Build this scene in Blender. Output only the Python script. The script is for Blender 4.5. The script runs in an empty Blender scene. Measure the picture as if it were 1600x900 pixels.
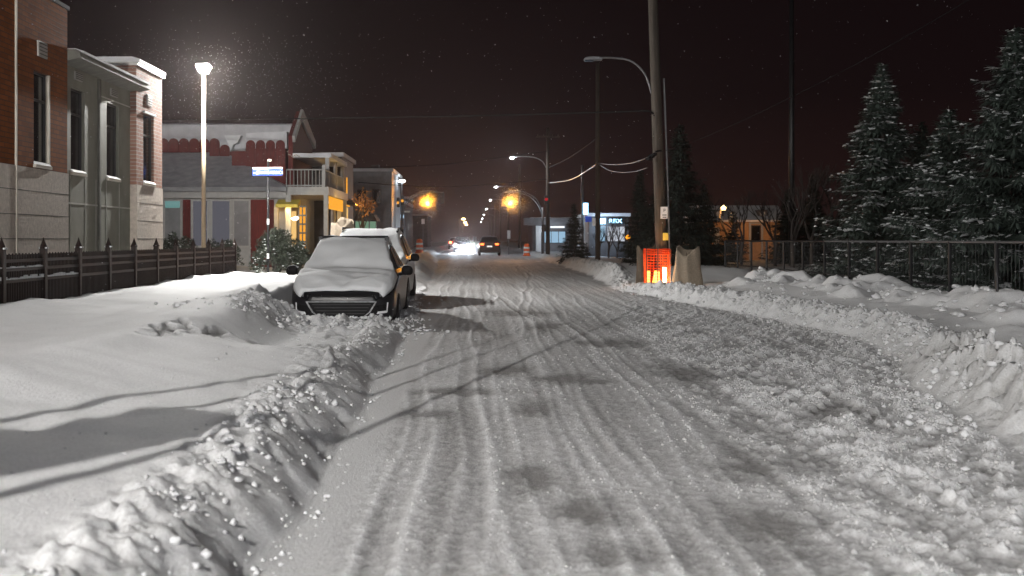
import bpy, math, random
import numpy as np
from mathutils import Vector
R = math.radians
random.seed(7); rng = np.random.default_rng(7)
sc = bpy.context.scene
COL = sc.collection
CAMZ, F, CX, CY = 1.4, 1800.0, 740.0, 374.0      # eye height; pixels per unit slope, vanishing point of the road in the 1600 px photo

def PX(px, Y): return (px - CX) / F * Y
def PZ(py, Y): return CAMZ - (py - CY) / F * Y

# ------------------------------------------------------------------ camera, sky, sun, exposure
cam = bpy.data.cameras.new('camera'); camo = bpy.data.objects.new('camera', cam); COL.objects.link(camo)
camo.location = (0, 0, CAMZ); camo.rotation_euler = (R(90), 0, 0)
cam.sensor_width = 36; cam.lens = F / 1600 * 36
cam.shift_x = (800 - CX) / 1600; cam.shift_y = -(450 - CY) / 1600
cam.clip_start = 0.1; cam.clip_end = 3000
cam.dof.use_dof = True; cam.dof.focus_distance = 19.5; cam.dof.aperture_fstop = 2.8
sc.camera = camo

W = bpy.data.worlds.new('World'); sc.world = W; W.use_nodes = True
nt = W.node_tree; nt.nodes.clear()
out = nt.nodes.new('ShaderNodeOutputWorld'); add = nt.nodes.new('ShaderNodeAddShader')
b1 = nt.nodes.new('ShaderNodeBackground'); b2 = nt.nodes.new('ShaderNodeBackground')
sky = nt.nodes.new('ShaderNodeTexSky'); sky.sky_type = 'NISHITA'; sky.sun_disc = False
sky.sun_elevation = R(24); sky.sun_rotation = R(215)
nt.links.new(sky.outputs[0], b1.inputs[0]); b1.inputs[1].default_value = 0.00003
tc = nt.nodes.new('ShaderNodeTexCoord'); sp = nt.nodes.new('ShaderNodeSeparateXYZ'); cr = nt.nodes.new('ShaderNodeValToRGB')
nt.links.new(tc.outputs['Generated'], sp.inputs[0]); nt.links.new(sp.outputs['Z'], cr.inputs[0])
e = cr.color_ramp.elements
e[0].position = 0.0; e[0].color = (0.0165, 0.0072, 0.0066, 1)       # town glow under the snow clouds
e[1].position = 0.35; e[1].color = (0.0030, 0.0016, 0.0021, 1)
x_ = e.new(0.12); x_.color = (0.0064, 0.0031, 0.0034, 1)
nt.links.new(cr.outputs[0], b2.inputs[0]); b2.inputs[1].default_value = 0.9
nt.links.new(b1.outputs[0], add.inputs[0]); nt.links.new(b2.outputs[0], add.inputs[1]); nt.links.new(add.outputs[0], out.inputs[0])

sl = bpy.data.lights.new('moon', 'SUN'); sl.energy = 0.006; sl.angle = R(0.5); sl.color = (0.9, 0.93, 1)
so = bpy.data.objects.new('moon', sl); COL.objects.link(so); so.rotation_euler = (R(66), 0, R(215 - 180))
sc.view_settings.view_transform = 'Standard'; sc.view_settings.look = 'None'
sc.view_settings.exposure = 0.15; sc.view_settings.gamma = 1
sc.cycles.use_denoising = True; sc.cycles.use_light_tree = False
sc.cycles.max_bounces = 6; sc.cycles.diffuse_bounces = 2; sc.cycles.glossy_bounces = 2
sc.cycles.transmission_bounces = 4; sc.cycles.volume_bounces = 0; sc.cycles.transparent_max_bounces = 8
sc.cycles.sample_clamp_indirect = 4
sc.cycles.caustics_reflective = False; sc.cycles.caustics_refractive = False

# ------------------------------------------------------------------ helpers
ORG = {}
class MB:
    def __init__(s): s.v = []; s.f = []; s.cut = []
    def add(s, vs, fs):
        n = len(s.v); s.cut.append((n, len(s.f))); s.v += [tuple(p) for p in vs]; s.f += [tuple(i + n for i in f) for f in fs]; return s
    def box(s, x0, x1, y0, y1, z0, z1):
        if x0 > x1: x0, x1 = x1, x0
        if y0 > y1: y0, y1 = y1, y0
        if z0 > z1: z0, z1 = z1, z0
        return s.add([(x0,y0,z0),(x1,y0,z0),(x1,y1,z0),(x0,y1,z0),(x0,y0,z1),(x1,y0,z1),(x1,y1,z1),(x0,y1,z1)],
              [(0,3,2,1),(4,5,6,7),(0,1,5,4),(1,2,6,5),(2,3,7,6),(3,0,4,7)])
    def tube(s, pts, rad, n=8, cap=True):
        pts = [Vector(p) for p in pts]
        if not hasattr(rad, '__len__'): rad = [rad] * len(pts)
        rings = []; up = Vector((0.31, 0.17, 0.93)).normalized(); base = len(s.v)
        for i, p in enumerate(pts):
            d = (pts[min(i + 1, len(pts) - 1)] - pts[max(i - 1, 0)]).normalized()
            a = d.cross(up)
            if a.length < 1e-3: a = d.cross(Vector((1, 0, 0)))
            a.normalize(); b = d.cross(a)
            for k in range(n):
                t = 2 * math.pi * k / n
                s.v.append(tuple(p + a * (math.cos(t) * rad[i]) + b * (math.sin(t) * rad[i])))
        for i in range(len(pts) - 1):
            for k in range(n):
                k2 = (k + 1) % n
                s.f.append((base + i*n + k, base + i*n + k2, base + (i+1)*n + k2, base + (i+1)*n + k))
        if cap:
            s.f.append(tuple(base + k for k in range(n))[::-1]); s.f.append(tuple(base + (len(pts)-1)*n + k for k in range(n)))
        return s
    def lathe(s, c, prof, n=16):                     # prof: (radius, z) from bottom to top
        base = len(s.v)
        for r, z in prof:
            for k in range(n):
                t = 2 * math.pi * k / n
                s.v.append((c[0] + r*math.cos(t), c[1] + r*math.sin(t), c[2] + z))
        for i in range(len(prof) - 1):
            for k in range(n):
                k2 = (k+1) % n
                s.f.append((base+i*n+k, base+i*n+k2, base+(i+1)*n+k2, base+(i+1)*n+k))
        s.f.append(tuple(base+k for k in range(n))[::-1]); s.f.append(tuple(base+(len(prof)-1)*n+k for k in range(n)))
        return s
    def prism(s, poly, axis, a, b):                  # poly in the other two axes, extruded from a to b
        n = len(poly)
        def P(u, v, w): return {'x': (w, u, v), 'y': (u, w, v), 'z': (u, v, w)}[axis]
        return s.add([P(u, v, a) for u, v in poly] + [P(u, v, b) for u, v in poly],
              [tuple(range(n))[::-1], tuple(range(n, 2*n))] + [(i, (i+1) % n, n + (i+1) % n, n + i) for i in range(n)])
    def blob(s, c, r, jit=0.2, sq=1.0):
        base = ICO[random.randrange(len(ICO))]
        return s.add([(c[0] + p[0]*r, c[1] + p[1]*r, c[2] + p[2]*r*sq) for p in base[0]], base[1])
    def build_each(s, name, m, parent):                # every added box or prism becomes a part of its own
        for k, (a, fa) in enumerate(s.cut):
            b, fb = s.cut[k+1] if k+1 < len(s.cut) else (len(s.v), len(s.f))
            q = MB(); q.v = s.v[a:b]; q.f = [tuple(i-a for i in f) for f in s.f[fa:fb]]; q.build(name, m, parent)
    def build(s, name, m, parent=None, smooth=False, org=None, bevel=0, recalc=True):
        o0 = org if org else (ORG[parent.name] if parent else (0, 0, 0))
        me = bpy.data.meshes.new(name)
        me.from_pydata([(p[0]-o0[0], p[1]-o0[1], p[2]-o0[2]) for p in s.v], [], s.f)
        if recalc and len(s.f) < 30000:
            import bmesh
            bm = bmesh.new(); bm.from_mesh(me); bmesh.ops.recalc_face_normals(bm, faces=bm.faces); bm.to_mesh(me); bm.free()
        if smooth: me.polygons.foreach_set('use_smooth', [True] * len(me.polygons))
        me.materials.append(m)
        o = bpy.data.objects.new(name, me); COL.objects.link(o)
        if parent: o.parent = parent
        else: o.location = o0
        ORG[o.name] = o0
        if bevel:
            md = o.modifiers.new('bevel', 'BEVEL'); md.width = bevel; md.segments = 2; md.limit_method = 'ANGLE'
        return o

def tag(o, label, cat, group=None, kind=None):
    if label: o['label'] = label
    if cat: o['category'] = cat
    if group: o['group'] = group
    if kind: o['kind'] = kind
    return o
def thing(name, label, cat, loc, group=None):
    o = bpy.data.objects.new(name, None); COL.objects.link(o); o.location = loc; o.empty_display_size = .2
    ORG[o.name] = tuple(loc); return tag(o, label, cat, group)
def copy_thing(o, loc, label=None):
    c = o.copy(); COL.objects.link(c); c.location = loc
    if label: c['label'] = label
    for ch in o.children:
        d = ch.copy(); COL.objects.link(d); d.parent = c
        for g in ch.children:
            h = g.copy(); COL.objects.link(h); h.parent = d
    return c
def light(kind, loc, power, col, parent=None, rad=0.08, target=None, cone=150, blend=.6):
    l = bpy.data.lights.new('lamp_light', kind); l.energy = power; l.color = col; l.shadow_soft_size = rad
    if kind == 'SPOT': l.spot_size = R(cone); l.spot_blend = blend
    o = bpy.data.objects.new('lamp_light', l); COL.objects.link(o)
    org = ORG[parent.name] if parent else (0, 0, 0)
    o.location = Vector(loc) - Vector(org)
    if parent: o.parent = parent
    if target is not None:
        o.rotation_euler = (Vector(target) - Vector(loc)).to_track_quat('-Z', 'Y').to_euler()
    return o

def mk(name):
    m = bpy.data.materials.new(name); m.use_nodes = True
    return m, m.node_tree, m.node_tree.nodes['Principled BSDF']
def noise_col(t, pb, col, var, scale, detail=4, coord='Object', stretch=None):
    tcn = t.nodes.new('ShaderNodeTexCoord'); src = tcn.outputs[coord]
    if stretch:
        mp = t.nodes.new('ShaderNodeMapping'); mp.inputs['Scale'].default_value = stretch
        t.links.new(src, mp.inputs[0]); src = mp.outputs[0]
    n = t.nodes.new('ShaderNodeTexNoise'); n.inputs['Scale'].default_value = scale; n.inputs['Detail'].default_value = detail
    t.links.new(src, n.inputs['Vector'])
    r = t.nodes.new('ShaderNodeValToRGB')
    r.color_ramp.elements[0].position = .3; r.color_ramp.elements[1].position = .7
    r.color_ramp.elements[0].color = tuple(c*(1-var) for c in col) + (1,)
    r.color_ramp.elements[1].color = tuple(min(1, c*(1+var)) for c in col) + (1,)
    t.links.new(n.outputs[0], r.inputs[0])
    if pb: t.links.new(r.outputs[0], pb.inputs['Base Color'])
    return r.outputs[0], src
def bump(t, pb, src, scale, strength, dist=.02, detail=6):
    n = t.nodes.new('ShaderNodeTexNoise'); n.inputs['Scale'].default_value = scale; n.inputs['Detail'].default_value = detail
    if src is not None: t.links.new(src, n.inputs['Vector'])
    b = t.nodes.new('ShaderNodeBump'); b.inputs['Strength'].default_value = strength; b.inputs['Distance'].default_value = dist
    t.links.new(n.outputs[0], b.inputs['Height']); t.links.new(b.outputs[0], pb.inputs['Normal'])
def mat(name, col, rough=.6, metal=0, var=.25, scale=5, bmp=0, bscale=30, spec=.4, stretch=None):
    m, t, pb = mk(name)
    pb.inputs['Roughness'].default_value = rough; pb.inputs['Metallic'].default_value = metal
    pb.inputs['Specular IOR Level'].default_value = spec
    _, src = noise_col(t, pb, col, var, scale, stretch=stretch)
    if bmp: bump(t, pb, src, bscale, bmp)
    return m
def emit(name, col, strength, sample=False):
    m = bpy.data.materials.new(name); m.use_nodes = True; t = m.node_tree; t.nodes.clear()
    o = t.nodes.new('ShaderNodeOutputMaterial'); e = t.nodes.new('ShaderNodeEmission')
    e.inputs[0].default_value = tuple(col) + (1,); e.inputs[1].default_value = strength
    t.links.new(e.outputs[0], o.inputs[0])
    m.cycles.emission_sampling = 'FRONT' if sample else 'NONE'
    return m

# --- materials
M = {}
def snowmat(name, col, b1=.5, s1=55, dirt=.10):
    m, t, pb = mk(name)
    pb.inputs['Roughness'].default_value = .75; pb.inputs['Specular IOR Level'].default_value = .25
    _, src = noise_col(t, pb, col, dirt, 1.7, detail=8)
    n1 = t.nodes.new('ShaderNodeTexNoise'); n1.inputs['Scale'].default_value = s1; n1.inputs['Detail'].default_value = 6
    t.links.new(src, n1.inputs['Vector'])
    b = t.nodes.new('ShaderNodeBump'); b.inputs['Strength'].default_value = b1; b.inputs['Distance'].default_value = .02
    t.links.new(n1.outputs[0], b.inputs['Height']); t.links.new(b.outputs[0], pb.inputs['Normal'])
    return m
M['snow'] = snowmat('fresh_snow', (.74, .75, .77), .22, 60)
M['snow_rough'] = snowmat('ploughed_snow', (.66, .655, .655), .7, 40, .18)
M['snow_clump'] = snowmat('clumped_snow', (.66, .66, .67), .4, 60, .06)
M['snow_roof'] = snowmat('roof_snow', (.62, .62, .64), .3, 8, .15)
M['snow_car'] = snowmat('settled_snow', (.77, .78, .79), .25, 45, .06)

def terrain_mat(name, dark, white, bstr):
    m, t, pb = mk(name)
    pb.inputs['Roughness'].default_value = .68; pb.inputs['Specular IOR Level'].default_value = .3
    a = t.nodes.new('ShaderNodeAttribute'); a.attribute_name = 'wear'
    tcn = t.nodes.new('ShaderNodeTexCoord')
    n = t.nodes.new('ShaderNodeTexNoise'); n.inputs['Scale'].default_value = 62; n.inputs['Detail'].default_value = 7; n.inputs['Roughness'].default_value = .7
    mp = t.nodes.new('ShaderNodeMapping'); mp.inputs['Scale'].default_value = (1, .55, 1)
    t.links.new(tcn.outputs['Object'], mp.inputs[0]); t.links.new(mp.outputs[0], n.inputs['Vector'])
    ma = t.nodes.new('ShaderNodeMath'); ma.operation = 'MULTIPLY_ADD'; ma.inputs[1].default_value = 1.2; ma.inputs[2].default_value = -.6
    t.links.new(n.outputs[0], ma.inputs[0])
    ad = t.nodes.new('ShaderNodeMath'); ad.operation = 'ADD'; ad.use_clamp = True
    t.links.new(a.outputs['Fac'], ad.inputs[0]); t.links.new(ma.outputs[0], ad.inputs[1])
    mx = t.nodes.new('ShaderNodeValToRGB'); mx.color_ramp.elements[0].color = dark + (1,); mx.color_ramp.elements[1].color = white + (1,)
    t.links.new(ad.outputs[0], mx.inputs[0]); t.links.new(mx.outputs[0], pb.inputs['Base Color'])
    b = t.nodes.new('ShaderNodeBump'); b.inputs['Strength'].default_value = bstr; b.inputs['Distance'].default_value = .02
    t.links.new(n.outputs[0], b.inputs['Height']); t.links.new(b.outputs[0], pb.inputs['Normal'])
    return m
M['road'] = terrain_mat('packed_snow_road', (.22, .215, .212), (.74, .74, .75), .6)
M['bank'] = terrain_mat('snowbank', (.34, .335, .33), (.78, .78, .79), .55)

def brickmat(name, c1, c2, mortar, bw=.29, rh=.085, plane='yz'):
    m, t, pb = mk(name)
    tcn = t.nodes.new('ShaderNodeTexCoord'); s = t.nodes.new('ShaderNodeSeparateXYZ'); c = t.nodes.new('ShaderNodeCombineXYZ')
    t.links.new(tcn.outputs['Object'], s.inputs[0])
    t.links.new(s.outputs['Y' if plane == 'yz' else 'X'], c.inputs[0]); t.links.new(s.outputs['Z'], c.inputs[1])
    b = t.nodes.new('ShaderNodeTexBrick'); b.inputs['Scale'].default_value = 1
    b.inputs['Brick Width'].default_value = bw; b.inputs['Row Height'].default_value = rh; b.inputs['Mortar Size'].default_value = .009
    b.inputs['Color1'].default_value = c1 + (1,); b.inputs['Color2'].default_value = c2 + (1,); b.inputs['Mortar'].default_value = mortar + (1,)
    b.inputs['Mortar Smooth'].default_value = .2; b.inputs['Bias'].default_value = -.1
    t.links.new(c.outputs[0], b.inputs[0])
    n = t.nodes.new('ShaderNodeTexNoise'); n.inputs['Scale'].default_value = 2.5; n.inputs['Detail'].default_value = 6
    t.links.new(tcn.outputs['Object'], n.inputs['Vector'])
    mx = t.nodes.new('ShaderNodeMix'); mx.data_type = 'RGBA'; mx.blend_type = 'MULTIPLY'; mx.inputs[0].default_value = .55
    t.links.new(b.outputs['Color'], mx.inputs[6])
    cr = t.nodes.new('ShaderNodeValToRGB'); cr.color_ramp.elements[0].position = .25; cr.color_ramp.elements[0].color = (.55, .52, .5, 1); cr.color_ramp.elements[1].position = .7
    t.links.new(n.outputs[0], cr.inputs[0]); t.links.new(cr.outputs[0], mx.inputs[7])
    t.links.new(mx.outputs[2], pb.inputs['Base Color'])
    bp = t.nodes.new('ShaderNodeBump'); bp.inputs['Strength'].default_value = .8; bp.inputs['Distance'].default_value = .01; bp.invert = True
    t.links.new(b.outputs['Fac'], bp.inputs['Height']); t.links.new(bp.outputs[0], pb.inputs['Normal'])
    pb.inputs['Roughness'].default_value = .9; pb.inputs['Specular IOR Level'].default_value = .12
    return m
M['brick_orange'] = brickmat('orange_brick', (.28, .083, .018), (.20, .055, .013), (.12, .052, .024))
M['brick_red'] = brickmat('red_brick', (.36, .205, .155), (.30, .155, .115), (.42, .37, .33))
M['stone'] = mat('rendered_stone', (.52, .45, .385), .9, var=.14, scale=14, bmp=.5, bscale=45)
M['panel'] = mat('cladding_panel', (.25, .245, .20), .7, var=.12, scale=3, bmp=.1, bscale=60)
M['panel_dark'] = mat('dark_trim', (.12, .118, .10), .7)  # dark colour for joints, downpipe, cornice and louvres
M['cream'] = mat('cream_trim', (.55, .50, .42), .6, var=.1)
M['joint'] = mat('pale_joint', (.55, .53, .48), .7, var=.1)
M['glass'] = mat('night_glass', (.006, .007, .009), .14, var=.2, spec=.3)
M['frosted_glass'] = mat('frosted_glass', (.02, .021, .023), .55, var=.4, scale=7, spec=.12)
M['frame_dark'] = mat('dark_frame', (.02, .02, .022), .4, var=.2)
M['metal_pale'] = mat('pale_metal', (.5, .5, .48), .45, metal=.3, var=.12)
M['vent'] = mat('vent_metal', (.42, .40, .37), .5, var=.1)
M['iron'] = mat('brown_iron', (.017, .009, .007), .45, metal=0, var=.3, scale=9, spec=.25)
M['black_iron'] = mat('black_iron', (.012, .012, .013), .45, var=.3)
M['lamp_post'] = mat('painted_post', (.42, .33, .215), .55, var=.08)
M['wood_pole'] = mat('weathered_pole', (.058, .047, .038), .9, var=.35, scale=3, bmp=.6, bscale=20, stretch=(6, 6, .4))
M['galv'] = mat('galvanised', (.13, .13, .135), .5, metal=.4, var=.15)
M['rubber'] = mat('rubber', (.012, .012, .012), .8)
M['black_gloss'] = mat('black_paint', (.011, .011, .013), .30, var=.2, spec=.25)
M['plastic'] = mat('black_plastic', (.008, .008, .009), .6, var=.2, spec=.12)
M['silver'] = mat('silver_paint', (.22, .225, .235), .3, metal=.5, var=.08)
M['chrome'] = mat('bright_trim', (.55, .55, .56), .3, metal=.6, var=.1)
M['red_board'] = mat('red_boards', (.10, .0075, .006), .7, var=.28, scale=5, stretch=(5, 5, .5), bmp=.25, bscale=8)
M['white_paint'] = mat('white_paint', (.37, .365, .355), .6, var=.1)
M['grey_siding'] = mat('grey_siding', (.22, .225, .235), .7, var=.15, scale=3)
M['dark_siding'] = mat('dark_siding', (.075, .072, .075), .75, var=.25, scale=2)
M['blue_sign'] = mat('blue_sign', (.012, .05, .34), .4, var=.1)
M['sign_white'] = mat('sign_white', (.8, .8, .8), .5, var=.05)
M['sign_black'] = mat('sign_black', (.02, .02, .02), .5)
M['yellow'] = mat('yellow_tag', (.62, .50, .08), .6)
M['needles'] = mat('spruce_needles', (.04, .055, .045), .7, var=.4, scale=6)
M['needles_dark'] = mat('dark_needles', (.018, .026, .02), .8, var=.4, scale=6)
M['bark'] = mat('bark', (.06, .048, .04), .9, var=.35, scale=8, bmp=.4)
M['twig'] = mat('bare_twigs', (.04, .033, .03), .9, var=.3)
M['shrub_leaf'] = mat('shrub_leaf', (.05, .062, .045), .7, var=.45, scale=9)
M['gold_leaf'] = mat('dry_leaf', (.42, .20, .07), .7, var=.35, scale=12)
M['burlap'] = mat('burlap', (.30, .245, .185), .95, var=.16, scale=26, bmp=.8, bscale=110)
M['wire'] = mat('wire', (.006, .006, .006), .8, spec=.1)
M['wire_pale'] = mat('pale_wire', (.05, .046, .042), .45, var=.15)
M['orange_plastic'] = mat('orange_plastic', (.75, .12, .02), .5, var=.12)
M['ochre_wall'] = mat('ochre_wall', (.46, .26, .12), .8, var=.15)
M['pale_wall'] = mat('pale_wall', (.2, .2, .215), .7, var=.12, scale=2)
# translucent orange net
m, t, pb = mk('orange_net'); pb.inputs['Base Color'].default_value = (.85, .13, .02, 1); pb.inputs['Roughness'].default_value = .5
tr = t.nodes.new('ShaderNodeBsdfTranslucent'); tr.inputs[0].default_value = (.95, .16, .02, 1)
mx = t.nodes.new('ShaderNodeMixShader'); mx.inputs[0].default_value = .6
t.links.new(pb.outputs[0], mx.inputs[1]); t.links.new(tr.outputs[0], mx.inputs[2]); t.links.new(mx.outputs[0], t.nodes['Material Output'].inputs[0])
M['net'] = m
M['lit_white'] = emit('lamp_lens_white', (1, .97, .9), 60)
M['lit_cool'] = emit('lamp_lens_cool', (.85, .93, 1), 40)
M['lit_far'] = emit('lamp_lens_far', (.9, .95, 1), 60)
M['lit_warm'] = emit('lamp_lens_warm', (1, .55, .22), 40)
M['lit_amber'] = emit('signal_lens_amber', (1, .40, .015), 22)
M['lit_red'] = emit('lens_red', (1, .09, .03), 18)
M['lit_tail'] = emit('tail_lamp', (1, .16, .03), 4)
M['lit_head'] = emit('headlamp', (.8, .9, 1), 500)
M['lit_blue_sign'] = emit('backlit_sign', (.35, .72, 1), 5)
M['lit_window_blue'] = emit('lit_window_cool', (.36, .58, .78), .75)
M['lit_window_teal'] = emit('lit_window_teal', (.25, .52, .50), .42)
M['lit_window_green'] = emit('lit_window_green', (.35, .62, .42), .35)
M['lit_window_warm'] = emit('lit_window_warm', (1, .62, .22), .8)
M['lit_window_grey'] = emit('lit_window_grey', (.5, .5, .6), .16)
M['neon'] = emit('neon_orange', (1, .42, .04), .9)
M['neon_white'] = emit('neon_white', (.85, .9, 1), .9)
M['lit_orange_sign'] = emit('orange_sign', (1, .28, .02), 2.2)
M['plate'] = emit('lit_plate', (1, .95, .9), .9)
WHITE = (1.0, .985, .95); COOL = (.88, .95, 1.0); AMBER = (1.0, .36, .012)

# unit clump shapes
def ico():
    t = (1 + 5**.5)/2
    v = [Vector(p).normalized() for p in [(-1,t,0),(1,t,0),(-1,-t,0),(1,-t,0),(0,-1,t),(0,1,t),(0,-1,-t),(0,1,-t),(t,0,-1),(t,0,1),(-t,0,-1),(-t,0,1)]]
    f = [(0,11,5),(0,5,1),(0,1,7),(0,7,10),(0,10,11),(1,5,9),(5,11,4),(11,10,2),(10,7,6),(7,1,8),(3,9,4),(3,4,2),(3,2,6),(3,6,8),(3,8,9),(4,9,5),(2,4,11),(6,2,10),(8,6,7),(9,8,1)]
    mid = {}; nf = []
    def mp(a, b):
        k = (min(a,b), max(a,b))
        if k not in mid: v.append(((v[a]+v[b])/2).normalized()); mid[k] = len(v)-1
        return mid[k]
    for a,b,c in f:
        x,y,z = mp(a,b), mp(b,c), mp(c,a); nf += [(a,x,z),(b,y,x),(c,z,y),(x,y,z)]
    return v, nf
ICO = []
_v, _f = ico()
for k in range(7):
    s3 = (random.uniform(.8,1.25), random.uniform(.8,1.25), random.uniform(.6,.95))
    ICO.append(([(p.x*s3[0]*(q := random.uniform(.6,1.3)), p.y*s3[1]*q, p.z*s3[2]*q) for p in _v], _f))

# ------------------------------------------------------------------ terrain
def hsh(ix, iy, seed):
    n = (ix.astype(np.int64)*374761393 + iy.astype(np.int64)*668265263 + seed*974711) & 0xffffffff
    n = ((n ^ (n >> 13)) * 1274126177) & 0xffffffff
    n = n ^ (n >> 16)
    return (n & 0xffffff) / float(0xffffff)
def vn(x, y, seed=0):
    x = np.asarray(x, float); y = np.asarray(y, float)
    ix = np.floor(x); iy = np.floor(y); fx = x-ix; fy = y-iy
    fx = fx*fx*fx*(fx*(fx*6-15)+10); fy = fy*fy*fy*(fy*(fy*6-15)+10)
    a = hsh(ix,iy,seed); b = hsh(ix+1,iy,seed); c = hsh(ix,iy+1,seed); d = hsh(ix+1,iy+1,seed)
    return (a*(1-fx)+b*fx)*(1-fy) + (c*(1-fx)+d*fx)*fy - .5
def fbm(x, y, o=4, seed=0, g=.5):
    s = 0; a = 1
    for k in range(o):
        s = s + a*vn(x*2.03**k, y*2.03**k, seed+k*17); a *= g
    return s
def ss(a, b, x): t = np.clip((x-a)/(b-a), 0, 1); return t*t*(3-2*t)
def gau(x, c, w): return np.exp(-((x-c)/w)**2)
def lut(ts, zs, sig):
    g = np.arange(-1, 40, .02); z = np.interp(g, ts, zs); n = int(sig/.02)*3
    k = np.exp(-.5*(np.arange(-n, n+1)*.02/sig)**2); k /= k.sum()
    z = np.convolve(np.pad(z, n, mode='edge'), k, 'valid')
    return lambda t: np.interp(t, g, z)
L_prof = lut([-1, 0, .10, .30, .42, .75, 1.3, 2.2, 2.9, 3.8, 5.3, 8, 40], [0, 0, .09, .25, .29, .31, .41, .60, .50, .47, .54, .50, .45], .05)
R_prof = lut([-1, 0, .15, .40, .60, .95, 1.5, 3.2, 40], [0, 0, .12, .30, .36, .26, .25, .27, .27], .06)
YL = [2, 18, 30, 60, 95, 160, 700]; XL = [-.92, -.98, -1.3, -1.9, -3.2, -4, -4]
YR = [2, 4, 5.9, 8, 10, 11.5, 13, 17, 24, 31, 36, 45, 60, 95, 700]; XR = [4.2, 3.95, 3.75, 3.6, 3.8, 4.35, 5.0, 5.4, 4.75, 4.0, 4.1, 4.6, 4.6, 5, 5]
def xl(y): return np.interp(y, YL, XL) + .16*vn(y*.9, y*0, 3) + .10*vn(y*3.1, y*0, 4)
_yg = np.arange(0, 120, .1); _xg = np.interp(_yg, YR, XR); _k = np.exp(-.5*(np.arange(-24, 25)/8.)**2); _k /= _k.sum()
_xg = np.convolve(np.pad(_xg, 24, mode='edge'), _k, 'valid')
def xr(y): return np.interp(y, _yg, _xg) + .25*vn(y*.8, y*0, 5) + .12*vn(y*2.9, y*0, 6)
TRACKS = [(-.42, .06, .22, .0), (-.10, .10, .15, .6), (.28, .05, .2, 2.), (.62, .08, .11, 1.), (1.05, .1, .16, 3.), (1.4, .05, .2, 4.), (1.95, .12, .1, 2.2), (2.45, .1, .14, .3), (3.05, .1, .1, 5.)]
BLOTS = [(.51, 9.6, .17, .5), (.62, 5.9, .16, .35), (.70, 5.2, .25, .25), (.35, 12.3, .3, .5), (1.0, 11.5, .35, .4), (1.25, 18.5, .3, .8), (1.8, 15.5, .4, .5), (.9, 22, .6, .9), (2.3, 12, .35, .6), (1.75, 7.2, .3, .5), (.35, 6.8, .12, .4), (1.4, 5.6, .2, .5), (-.1, 10.6, .5, .22), (-.45, 9.3, .25, .2), (2.9, 9.2, .25, .45)]
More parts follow.
